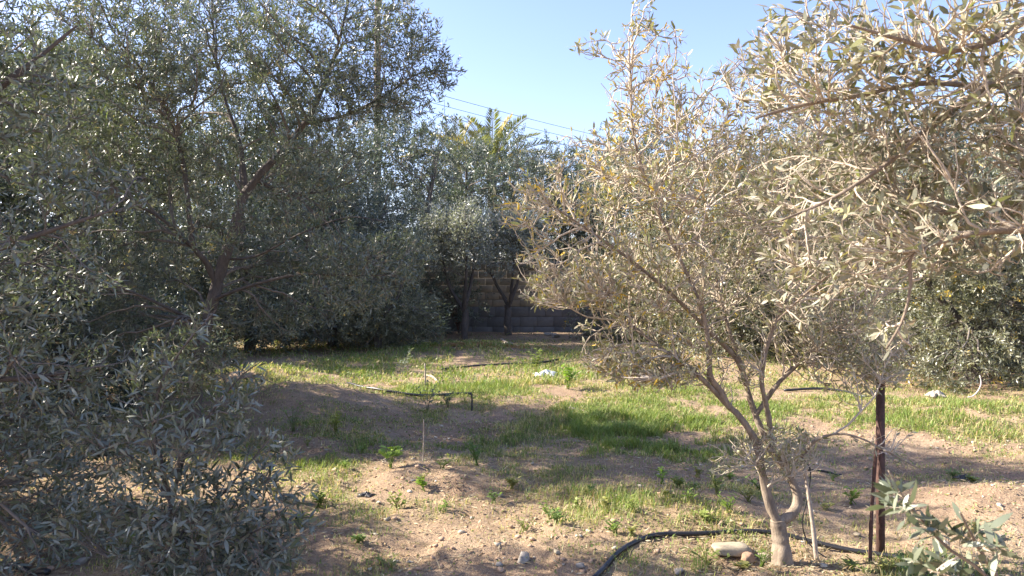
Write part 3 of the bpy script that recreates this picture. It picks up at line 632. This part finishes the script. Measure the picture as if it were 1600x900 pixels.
# ------------------------------------------------------------------ utility poles and cables
def pole(label, x, d, h, group=None):
    root = thing('utility_pole', label, 'utility pole', V(x, d, 0), group)
    obj('pole', tube_mesh('pole', [V(0, 0, -.3), V(0, 0, h / 2), V(0, 0, h)], [.14, .115, .09], M_POLE, 10, 12), root)
    for k, z in enumerate((8.15, 7.8, 7.45)):
        obj('cable_bracket', tube_mesh('cable_bracket', [V(-.02, -.11, z), V(.1, -.13, z), V(.22, -.13, z)], [.02, .02, .02], M_WIRE, 6, 6), root)
    return root
p1 = (X_(590, 24.5), 24.5); p2 = (X_(1190, 43.0), 43.0)
pole('slim utility pole rising above the olive crowns', *p1, 13.0); pole('far utility pole hidden behind the sunlit row of olives', *p2, 10.5)
for z in (8.15, 7.8, 7.45):
    a = V(p1[0] + .18, p1[1] - .13, z); e = V(p2[0] + .18, p2[1] - .13, z); t = np.linspace(0, 1, 12)[:, None]
    pts = a + (e - a) * t - V(0, 0, .35) * 4 * t * (1 - t) - a
    tag(obj('overhead_cable', tube_mesh('overhead_cable', pts, [.009, .009], M_WIRE, 24, 5), loc=a), 'thin dark overhead cable strung from the utility pole past the palm', 'cable', 'overhead cables')

# ------------------------------------------------------------------ grass, litter, clods (uncountable)
rg = np.random.default_rng(77)
def scatter(n, xr, yr):
    return rg.uniform(*xr, n), rg.uniform(*yr, n)
def blades(n_try, xr, yr, hgt, wid, bias=0.0, dry=.42):
    x, y = scatter(n_try, xr, yr); inside = np.abs(x) < y * .74 + .6
    x, y = x[inside], y[inside]; g = green(x, y); k = rg.random(len(x)) < np.clip(g - bias, 0, 1); x, y, g = x[k], y[k], g[k]; n = len(x)
    h = hgt * (.45 + .8 * rg.random(n)) * (.55 + .6 * np.clip(g, 0, 1.5)); a = rg.random(n) * 2 * np.pi; lean = h * (.25 + .7 * rg.random(n))
    b = np.stack([x, y, gz(x, y) - .005], 1); sd = np.stack([-np.sin(a), np.cos(a), 0 * a], 1) * (wid * (.7 + .6 * rg.random(n)))[:, None] / 2
    o = np.stack([np.cos(a), np.sin(a), 0 * a], 1); mid = b + o * (lean * .35)[:, None] + np.stack([0 * h, 0 * h, h * .62], 1); tip = b + o * lean[:, None] + np.stack([0 * h, 0 * h, h * .95], 1)
    v = np.stack([b - sd, b + sd, mid + sd * .8, mid - sd * .8, tip], 1).reshape(-1, 3); i = np.arange(n)[:, None] * 5
    q = np.concatenate([i, i + 1, i + 2, i + 3], 1); t = np.concatenate([i + 3, i + 2, i + 4], 1)
    dryp = np.clip(dry + .35 * (vnoise(x, y, .9, 12) - .5) * 2 + (.55 - g) * .35, .04, .8)
    isd = rg.random(n) < dryp; c = np.where(isd[:, None], V(.46, .39, .20), V(.19, .245, .065)) * (.7 + .6 * rg.random((n, 1)))
    c = c * (1 + .25 * (rg.random((n, 3)) - .5))
    return v, q, t, np.repeat(c, 5, axis=0)
def merge(sets):
    V_, Q_, T_, C_, o = [], [], [], [], 0
    for v, q, t, c in sets: V_.append(v); Q_.append(q + o); T_.append(t + o); C_.append(c); o += len(v)
    return np.concatenate(V_), np.concatenate(Q_), np.concatenate(T_), np.concatenate(C_)
v, q, t, c = merge([blades(26000, (.6, 2.2), (6.3, 8.2), .085, .006, .25, .1), blades(110000, (-4, 4.5), (3.0, 6.5), .06, .0042), blades(190000, (-7.5, 8), (6.2, 11), .062, .006), blades(170000, (-15, 15), (10.5, 21.5), .075, .011)])
tag(obj('grass', make_mesh('grass', v, q, t, M_GRASS, False, c), kind='stuff'), 'short patchy green and straw coloured grass on the dry soil', 'grass')

# dry leaf litter
def litter(n, xr, yr, L, W, cols, centre=None):
    if centre: x = rg.normal(centre[0], centre[2], n); y = rg.normal(centre[1], centre[3], n)
    else:
        x, y = scatter(n, xr, yr); k = (np.abs(x) < y * .74 + .6) & (rg.random(n) < .25 + .9 * vnoise(x, y, .5, 15) ** 2); x, y = x[k], y[k]
    n = len(x); a = rg.random(n) * 2 * np.pi; b = np.stack([x, y, gz(x, y) + .004 + .008 * rg.random(n)], 1)
    d = nrm(np.stack([np.cos(a), np.sin(a), rg.normal(size=n) * .18], 1)); nm = nrm(V(0, 0, 1) + rg.normal(size=(n, 3)) * .35)
    v, q, t, k = leaf_geo(b, d, nm, L * (.5 + .8 * rg.random(n)), W * (.6 + .7 * rg.random(n)), 0)
    c = np.array(cols)[rg.integers(0, len(cols), n)] * (.7 + .6 * rg.random((n, 1)))
    return v, q, np.repeat(c, 4, axis=0)
def cover(n_try, xr, yr, L, W):
    x, y = scatter(n_try, xr, yr); g = green(x + .03, y - .02); k = (np.abs(x) < y * .74 + .6) & (rg.random(n_try) < np.clip(g * .9 + .05, 0, 1)); x, y = x[k], y[k]; n = len(x)
    a = rg.random(n) * 2 * np.pi; b = np.stack([x, y, gz(x, y) + L * .9 * rg.random(n)], 1); d = nrm(np.stack([np.cos(a), np.sin(a), .1 + .8 * rg.random(n)], 1))
    v, q, t, kk = leaf_geo(b, d, nrm(V(0, 0, 1) + rg.normal(size=(n, 3)) * .4), L * (.5 + .9 * rg.random(n)), W * (.6 + .8 * rg.random(n)), 0)
    c = np.array([(.15, .20, .055), (.20, .24, .075), (.26, .26, .10), (.11, .16, .05), (.36, .30, .17)])[rg.integers(0, 5, n)] * (.75 + .5 * rg.random((n, 1)))
    return v, q, np.repeat(c, 4, axis=0)
cs = [cover(60000, (-4, 4.5), (3.0, 6.5), .022, .011), cover(90000, (-7.5, 8), (6.2, 11), .032, .016), cover(70000, (-15, 15), (10.5, 21.5), .06, .028)]
o = 0; cq = []
for v, q, c in cs: cq.append(q + o); o += len(v)
tag(obj('ground_cover', make_mesh('ground_cover', np.concatenate([k[0] for k in cs]), np.concatenate(cq), None, M_WEED, False, np.concatenate([k[2] for k in cs])), kind='stuff'), 'low creeping weeds between the grass blades', 'weeds')
LC = [(.40, .33, .22), (.30, .22, .13), (.46, .40, .28), (.20, .14, .09), (.34, .30, .20)]
v, q, c = litter(46000, (-5, 5.5), (2.9, 9.5), .045, .009, LC)
v2, q2, c2 = litter(30000, (-5, 5.5), (2.9, 9.5), .10, .0028, [(.50, .43, .29), (.42, .34, .21), (.56, .50, .36), (.28, .22, .15)])
b_ = gp(1222, 880); v3, q3, c3 = litter(900, None, None, .045, .009, LC, (b_[0], b_[1], .28, .2)); q2 = np.concatenate([q2, q3 + len(v2)]); v2 = np.concatenate([v2, v3]); c2 = np.concatenate([c2, c3])
q = np.concatenate([q, q2 + len(v)]); v = np.concatenate([v, v2]); c = np.concatenate([c, c2])
tag(obj('leaf_litter', make_mesh('leaf_litter', v, q, None, M_GRASS, False, c), kind='stuff'), 'dry fallen olive leaves and straw bits scattered on the soil', 'litter')
_c = gp(745, 549)
v, q, c = litter(3500, None, None, .09, .03, [(.42, .24, .11), (.36, .19, .09), (.45, .30, .16)], (_c[0], _c[1], .75, .45))
tag(obj('leaf_litter', make_mesh('leaf_litter', v, q, None, M_GRASS, False, c), kind='stuff'), 'orange brown dead leaves heaped near the foot of the wall', 'litter')

# soil crumbs and pebbles
def rock_unit(seed, sub=0):
    g = (1 + 5 ** .5) / 2
    v = np.array([(-1, g, 0), (1, g, 0), (-1, -g, 0), (1, -g, 0), (0, -1, g), (0, 1, g), (0, -1, -g), (0, 1, -g), (g, 0, -1), (g, 0, 1), (-g, 0, -1), (-g, 0, 1)], float)
    t = np.array([(0, 11, 5), (0, 5, 1), (0, 1, 7), (0, 7, 10), (0, 10, 11), (1, 5, 9), (5, 11, 4), (11, 10, 2), (10, 7, 6), (7, 1, 8), (3, 9, 4), (3, 4, 2), (3, 2, 6), (3, 6, 8), (3, 8, 9), (4, 9, 5), (2, 4, 11), (6, 2, 10), (8, 6, 7), (9, 8, 1)])
    v = nrm(v); return v * (1 + .25 * np.random.default_rng(seed).normal(size=(12, 1))), t
n = 8000; x, y = scatter(n, (-4.2, 4.8), (2.9, 8.0)); k = (np.abs(x) < y * .74 + .4) & (rg.random(n) < .15 + 1.2 * vnoise(x, y, .6, 21) ** 2); x, y = x[k], y[k]; n = len(x)
uv, ut = rock_unit(4); s = .004 + .016 * rg.random(n) ** 3
sc = s[:, None] * (.7 + .6 * rg.random((n, 3))) * V(1, 1, .7); a = rg.random(n) * 6.28
ux = uv[None] * sc[:, None]; ca, sa = np.cos(a)[:, None], np.sin(a)[:, None]
rot = np.stack([ux[..., 0] * ca - ux[..., 1] * sa, ux[..., 0] * sa + ux[..., 1] * ca, ux[..., 2]], -1); v = rot + np.stack([x, y, gz(x, y) + s * .25], 1)[:, None]
c = np.where(rg.random((n, 1)) < .2, V(.46, .41, .32), V(.37, .255, .175)) * (.75 + .5 * rg.random((n, 1)))
m_, ns_, ls_, b_ = mat_new('soil_crumb'); a_ = ns_.new('ShaderNodeAttribute'); a_.attribute_name = 'col'; ls_.new(a_.outputs['Color'], b_.inputs['Base Color']); b_.inputs['Roughness'].default_value = .95; b_.inputs['Specular IOR Level'].default_value = .1
tag(obj('soil_crumbs', make_mesh('soil_crumbs', v.reshape(-1, 3), None, (np.arange(n)[:, None, None] * 12 + ut[None]).reshape(-1, 3), m_, False, np.repeat(c, 12, 0)), kind='stuff'), 'crumbly reddish soil clods and pebbles on the bare ground', 'soil')

# ------------------------------------------------------------------ irrigation pipes
def ground_pipe(label, pts, r, group=None, name='irrigation_pipe', dz=None, kind_cat='pipe'):
    P = np.array([gp(x, y) for x, y in pts]); P = resample(P, 40); P[:, 2] = gz(P[:, 0], P[:, 1]); P[:, 2] = np.convolve(np.pad(P[:, 2], 3, 'edge'), np.ones(7) / 7, 'valid') + (r * 1.0 if dz is None else dz)
    b = P[0].copy(); v, q, t = tubes((P - b)[None], np.full((1, 40), r), 10)
    return tag(obj(name, make_mesh(name, v, q, t, M_PIPE, True), loc=b), label, kind_cat, group)
ground_pipe('thick black irrigation pipe running past the forked olive trunk and the steel stakes', [(925, 910), (945, 893), (965, 875), (1000, 857), (1040, 847), (1100, 845), (1160, 841), (1215, 843), (1265, 850), (1320, 859), (1370, 867), (1410, 875), (1450, 890)], .0135)
ground_pipe('black irrigation pipe lying below the earth mound, ending at a small upright peg', [(543, 608), (565, 614), (600, 619), (650, 621), (700, 621), (737, 620)], .017, dz=.032)
ground_pipe('thin black pipe across the grass near the white plastic bag', [(690, 577), (740, 573), (790, 572), (840, 570), (872, 566)], .018, dz=.032)
ground_pipe('black pipe in the shade behind the taller steel stake', [(1225, 616), (1280, 617), (1330, 621), (1370, 627), (1402, 633)], .017, dz=.03)
ground_pipe('black pipe end lying under the dark overhanging olive', [(-30, 880), (10, 886), (40, 893), (75, 905)], .016)
ground_pipe('thin black tube on the shaded bare soil behind the forked trunk', [(1262, 727), (1290, 727), (1315, 728)], .008)
# drip tube hanging from the tree
b = gp(1291, 868); P = L_([(1250, 712), (1264, 728), (1266, 748), (1260, 785), (1254, 812), (1258, 838), (1272, 858)], b[1]) + [b + V(0, 0, .006)]
tag(obj('drip_tube', tube_mesh('drip_tube', np.array(P) - b, [.004] * 2, M_PIPE, 40, 6), loc=b), 'thin black drip tube hanging down from the forked olive beside the leaning stick', 'tube')
# leaning stick
b = gp(1277, 873); tag(obj('leaning_stick', tube_mesh('leaning_stick', [V(0, 0, -.03), np.array(px(1270, 820, b[1])) - b, np.array(px(1256, 725, b[1] + .03)) - b], [.014, .012, .009], M_WOODGREY, 14, 8, .06, 5), loc=b), 'grey wooden stick leaning against the forked olive', 'stick')
# steel stakes
b = gp(1378, 868); top = px(1379, 588, b[1]); H = top[2] - b[2]
st = thing('steel_stake', 'tall dark rusty angle-iron stake with a small hole near its top', 'stake', b)
vs, qs = [], []; w = .017; th = .004
def angle_iron(z0, z1):
    add_box(vs, qs, -w, w, 0, th, z0, z1); add_box(vs, qs, -w, -w + th, th + .0005, .034, z0, z1)
angle_iron(-.15, H - .075); angle_iron(H - .063, H)
add_box(vs, qs, -w, -.006, 0, th, H - .075, H - .063); add_box(vs, qs, .006, w, 0, th, H - .075, H - .063); add_box(vs, qs, -w, -w + th, th + .0005, .034, H - .075, H - .063)
obj('angle_bar', make_mesh('angle_bar', vs, qs, None, M_RUST), st)
obj('tie_wire', tube_mesh('tie_wire', [V(math.cos(a) * .028, .012 + math.sin(a) * .026, H - .42 + .006 * math.sin(3 * a)) for a in np.linspace(0, 6.4, 14)], [.0018] * 2, M_TWINE, 40, 5), st)
b = gp(1359, 877); tag(obj('steel_rod', tube_mesh('steel_rod', [V(0, 0, -.1), np.array(px(1362, 800, b[1])) - b, np.array(px(1370, 690, b[1])) - b], [.010, .010, .009], M_RUST, 16, 8, .1, 3), loc=b), 'short thin rusty rod leaning beside the tall steel stake', 'rod')
# pegs
def peg(label, foot, topy, lean=0, r=.008, mat=M_WIRE, group=None, name='peg'):
    b = gp(*foot); t = px(foot[0] + lean, topy, b[1])
    return tag(obj(name, tube_mesh(name, [V(0, 0, -.06), (t - b) * .5 + V(.004, 0, 0), t - b], [r, r, r * .8], mat, 10, 7, .05, int(foot[0])), loc=b), label, 'peg', group)
peg('small black upright peg at the end of the pipe', (737, 641), 616, 0, .010)
peg('thin stick standing in the bare soil beside the broad-leaved weed', (660, 739), 655, 2, .0045, M_WOODGREY)
peg('pale thin stick standing in the grass above the pipe', (664, 606), 568, 0, .012, M_WOODGREY)

# ------------------------------------------------------------------ stones
def stone(label, pos, size, mat, seed, rz=0, group=None, cat='stone', flat=.6):
    rg = np.random.default_rng(seed); n = 6; g = np.linspace(-1, 1, n); vs = {}; V_, Q_ = [], []
    def vid(p):
        k = tuple(np.round(p, 5))
        if k not in vs:
            vs[k] = len(V_); u = np.array(p); rr = u / max(1e-6, (np.abs(u) ** 9).sum() ** (1 / 9)); V_.append(rr)
        return vs[k]
    for ax in range(3):
        for s in (-1, 1):
            for i in range(n - 1):
                for j in range(n - 1):
                    c = []
                    for di, dj in ((0, 0), (1, 0), (1, 1), (0, 1)):
                        p = np.zeros(3); p[ax] = s; p[(ax + 1) % 3] = g[i + di]; p[(ax + 2) % 3] = g[j + dj]; c.append(vid(p))
                    Q_.append(c if s > 0 else c[::-1])
    v = np.array(V_); ph = rg.random((4, 3)) * 6; fr = rg.normal(size=(4, 3)) * 1.6
    dsp = sum(np.sin(v @ f + p[0]) for f, p in zip(fr, ph)) * .07; v = v * (1 + dsp[:, None]) + rg.normal(size=v.shape) * .035
    for _ in range(9):
        pn = rg.normal(size=3); pn /= np.linalg.norm(pn); e = np.maximum(0, v @ pn - (.62 + .3 * rg.random())); v = v - e[:, None] * pn
    v = v * np.array(size) / 1.7; v[:, 2] += size[2] * .3
    o = obj('stone', make_mesh('stone', v, Q_, None, mat), loc=pos); o.rotation_euler = (0, 0, rz)
    return tag(o, label, cat, group)
stone('large pale limestone block lying beside the forked olive trunk', gp(1148, 872), (.22, .16, .06), M_STONE, 1, -.15)
stone('small pale stone wedged between the limestone block and the trunk', gp(1194, 876), (.07, .06, .05), M_STONE, 2, .5)
stone('brown lump of stone against the end of the limestone block', gp(1170, 882), (.06, .05, .06), plain('brown_stone', (.30, .19, .12), .95, 0, .3, 30, .004), 3, .3)
GS = 'small stones on the soil'
for i, (x, y, s) in enumerate([(184, 883, .055), (126, 887, .06), (817, 878, .06), (870, 872, .03), (905, 889, .035), (780, 884, .03), (1470, 862, .035), (1478, 855, .03), (780, 774, .03), (1430, 845, .03), (640, 870, .025), (1060, 893, .04), (1340, 835, .025), (1560, 850, .04), (1520, 835, .03)]):
    stone('small grey stone lying on the soil', gp(x, y), (s * 1.3, s, s * .6), M_STONE_DK if i % 3 else M_STONE, 20 + i, i * .7, GS)
for i, (x, y) in enumerate([(856, 522), (868, 526), (915, 523), (925, 521)]):
    stone('pale rubble stone on the dark ground at the foot of the wall', gp(x, y + 3), (.24, .2, .12), M_STONE_DK, 50 + i, i, 'rubble along the wall')

# ------------------------------------------------------------------ plastic bag, rag, twine
def crumple(name, label, pos, size, mat, seed, cat):
    rg = np.random.default_rng(seed); n = 22; u, w = np.meshgrid(np.linspace(-1, 1, n), np.linspace(-1, 1, n)); r = np.hypot(u, w)
    ed = 1 + .3 * np.sin(5 * np.arctan2(w, u) + 1) + .15 * np.sin(11 * np.arctan2(w, u))
    z = np.clip(1 - r * .75, 0.02, 1) * (.5 + .9 * vnoise(u, w, .35, seed)) + .18 * vnoise(u, w, .12, seed + 3)
    v = np.stack([u * ed * size[0] / 2, w * ed * size[1] / 2, z * size[2]], -1).reshape(-1, 3)
    i, j = np.meshgrid(np.arange(n - 1), np.arange(n - 1)); q = (j * n + i).ravel(); q = np.stack([q, q + 1, q + 1 + n, q + n], 1)
    k = len(v); v2 = v.copy(); v2[:, 2] = 0.0
    vv = np.concatenate([v, v2]); qq = np.concatenate([q, q[:, ::-1] + k])
    edge = [j_ for j_ in range(n)] + [j_ * n + n - 1 for j_ in range(1, n)] + [(n - 1) * n + j_ for j_ in range(n - 2, -1, -1)] + [j_ * n for j_ in range(n - 2, 0, -1)]
    side = [(edge[(a + 1) % len(edge)], edge[a], edge[a] + k, edge[(a + 1) % len(edge)] + k) for a in range(len(edge))]
    return tag(obj(name, make_mesh(name, vv, np.concatenate([qq, np.array(side)]), None, mat), loc=pos), label, cat)
crumple('plastic_bag', 'crumpled white plastic bag lying on the shaded grass', gp(853, 589, .02), (.30, .28, .07), M_BAG, 2, 'plastic bag')
crumple('rag', 'pale crumpled rag on the ground under the yellow-green olive', gp(1463, 619, .01), (.17, .14, .09), plain('pale_rag', (.34, .30, .24), .9, 0, .2, 20), 5, 'rag')
b = gp(1508, 748); crumple('plastic_scrap', 'small black plastic scrap on the sunlit soil', b, (.10, .08, .035), M_PIPE, 8, 'scrap')
b = gp(572, 776); crumple('plastic_scrap', 'black scrap on the dim soil near the broad-leaved weed', b, (.10, .07, .025), M_PIPE, 9, 'scrap')
b = gp(1512, 622); P = L_([(1512, 622), (1520, 620), (1528, 612), (1533, 600), (1531, 588)], b[1])
tag(obj('twine', tube_mesh('twine', np.array(P) - b + V(0, 0, .01), [.008, .008], M_TWINE, 20, 6), loc=b), 'loop of pale twine hanging to the ground by the yellow-green olive', 'twine')

# ------------------------------------------------------------------ fallen branches
def fallen(label, pts, r, group=None):
    P = np.array([gp(x, y, r * 1.0) for x, y in pts]); b = P[0].copy()
    return tag(obj('fallen_branch', tube_mesh('fallen_branch', P - b, [r, r * .8, r * .5], M_WOODGREY, 16, 7, .15, int(pts[0][0])), loc=b), label, 'branch', group)
fallen('pale fallen branch by the dead leaves at the foot of the wall', [(783, 533), (792, 541), (800, 549)], .05)
fallen('pale stick lying on the ground under the low leafy olive', [(570, 528), (592, 526), (612, 531)], .03)
fallen('pale stick lying slanted on the grass above the pipe', [(663, 586), (675, 593), (686, 600)], .025)
fallen('dark twig lying on the soil at the shadow edge', [(890, 641), (915, 648), (935, 656)], .02)

# ------------------------------------------------------------------ weeds and seedlings
def weed(label, foot, h, seed, nst=6, leafL=.06, leafW=.03, col=(.16, .25, .045), group=None, cat='weed', name='weed', pairs=4, spread=.5):
    rg = np.random.default_rng(seed); b = gp(*foot, -.005); root = thing(name, label, cat, b, group); Ps = []; B, D, N_, Lf, Wf = [], [], [], [], []
    for i in range(nst):
        a = rg.random() * 6.28; s = spread * h * rg.random() ** .6; hh = h * (.6 + .5 * rg.random())
        P = resample([V(0, 0, 0) + rg.normal(size=3) * V(.01, .01, 0), V(math.cos(a) * s * .35, math.sin(a) * s * .35, hh * .55), V(math.cos(a) * s, math.sin(a) * s, hh)], 7); Ps.append(P)
        for k in range(pairs):
            t = .25 + .75 * (k + 1) / pairs; f = min(t * 6, 5.99); j = int(f); p = P[j] + (P[j + 1] - P[j]) * (f - j)
            for sg in range(2):
                aa = rg.random() * 6.28; d = V(math.cos(aa), math.sin(aa), .35 + .4 * rg.random() * t); B.append(p); D.append(d / np.linalg.norm(d)); N_.append(V(0, 0, 1) + rg.normal(size=3) * .25)
                Lf.append(leafL * (.6 + .6 * rg.random()) * (1.15 - .45 * t)); Wf.append(leafW * (.7 + .5 * rg.random()) * (1.15 - .4 * t))
    v, q, t = tubes(np.array(Ps), np.tile(np.linspace(.0035, .0015, 7), (nst, 1)), 4)
    obj('stems', make_mesh('stems', v, q, t, M_WEED, True, np.tile(np.array(col) * .9, (len(v), 1))), root)
    B, D, N_, Lf, Wf = map(np.array, (B, D, N_, Lf, Wf)); v, q, t, k = leaf_geo(B, D, N_, Lf, Wf, 1)
    c = np.array(col) * (.75 + .5 * rg.random((len(B), 1)))
    obj('leaves', make_mesh('leaves', v, q, t, M_WEED, False, np.repeat(c, k, 0)), root, kind='stuff'); return root
weed('bright green broad-leaved weed on the bare soil beside the thin stick', (612, 742), .17, 1, 7, .10, .058, (.20, .30, .05), pairs=2)
weed('small broad-leaved weed in the shade below the bright green one', (662, 772), .08, 2, 4, .07, .042, (.20, .30, .05), pairs=2)
weed('yellow-green feathery weed in the sun patch below the earth mound', (525, 672), .20, 3, 10, .07, .016, (.24, .27, .06))
weed('tall leafy weed at the edge of the earth mound', (457, 672), .26, 4, 7, .07, .022, (.17, .22, .06))
weed('low bushy green weed in the shade beside the young olive', (500, 795), .12, 5, 10, .05, .02, (.15, .20, .05))
weed('tall narrow-leaved weed with pale shoot tips beside the forked olive', (1120, 792), .20, 6, 7, .075, .017, (.20, .24, .09))
weed('slim green weed on the sunlit mound edge', (1035, 765), .13, 7, 4, .05, .02)
weed('green weed standing in the long shadow across the bare soil', (745, 735), .20, 8, 9, .06, .016, (.13, .21, .05))
weed('bright green weed in the sunny grass below the white bag', (888, 612), .30, 9, 8, .12, .05, (.20, .30, .05))
weed('leafy weed clump on the mound by the foot of the wall', (838, 576), .30, 10, 10, .11, .03, (.17, .21, .06))
GW = 'small weeds on the soil'
rgw = np.random.default_rng(8)
for i, (x, y) in enumerate([(860, 812), (905, 800), (925, 780), (945, 815), (970, 800), (990, 822), (1005, 790), (1040, 800), (1075, 815), (1060, 780), (1085, 775), (985, 855), (960, 845), (820, 835), (870, 835), (655, 770), (690, 800),
                            (620, 800), (770, 790), (800, 770), (565, 720), (690, 745), (1300, 740), (1160, 893), (1190, 890), (1105, 888), (1420, 890), (1380, 888), (1490, 893), (1330, 892), (1540, 895), (1170, 800), (1140, 815), (1100, 830), (1185, 760),
                            (1090, 745), (1140, 740), (1520, 760), (1490, 735), (1290, 800), (1330, 790), (470, 830), (560, 850), (610, 890), (200, 870), (120, 850), (330, 890), (430, 780), (540, 740), (480, 700)]):
    weed('low green weed growing on the dry soil', (x, y + rgw.integers(-4, 5)), .04 + .07 * rgw.random(), 100 + i, int(rgw.integers(4, 10)), .035 + .03 * rgw.random(), .010 + .018 * rgw.random(),
         [(.17, .24, .05), (.22, .26, .07), (.14, .20, .06), (.26, .26, .09)][i % 4], GW, pairs=int(rgw.integers(2, 4)), spread=.5 + .9 * rgw.random())
weed('grey-leaved olive seedling by the dead leaves near the wall', (690, 556), .95, 40, 8, .13, .045, (.17, .19, .14), None, 'seedling', 'olive_seedling', 9, .55)
weed('grey-leaved low seedling in the grass in front of the dead leaves', (627, 586), .45, 41, 5, .09, .03, (.19, .21, .16), None, 'seedling', 'olive_seedling', 6, .4)
weed('thin grey-leaved seedling standing in front of the pipe', (668, 640), .36, 42, 4, .08, .022, (.16, .18, .12), None, 'seedling', 'olive_seedling', 6, .45)
weed('drooping dark seedling below the pipe near the peg', (700, 636), .22, 43, 5, .09, .025, (.10, .13, .07), None, 'seedling', 'olive_seedling', 5, .8)
weed('reddish brown dead bush in front of the block wall beside the grey-leaved tree', (716, 520), 1.25, 44, 16, .14, .06, (.13, .062, .045), None, 'bush', 'dead_bush', 10, .55)
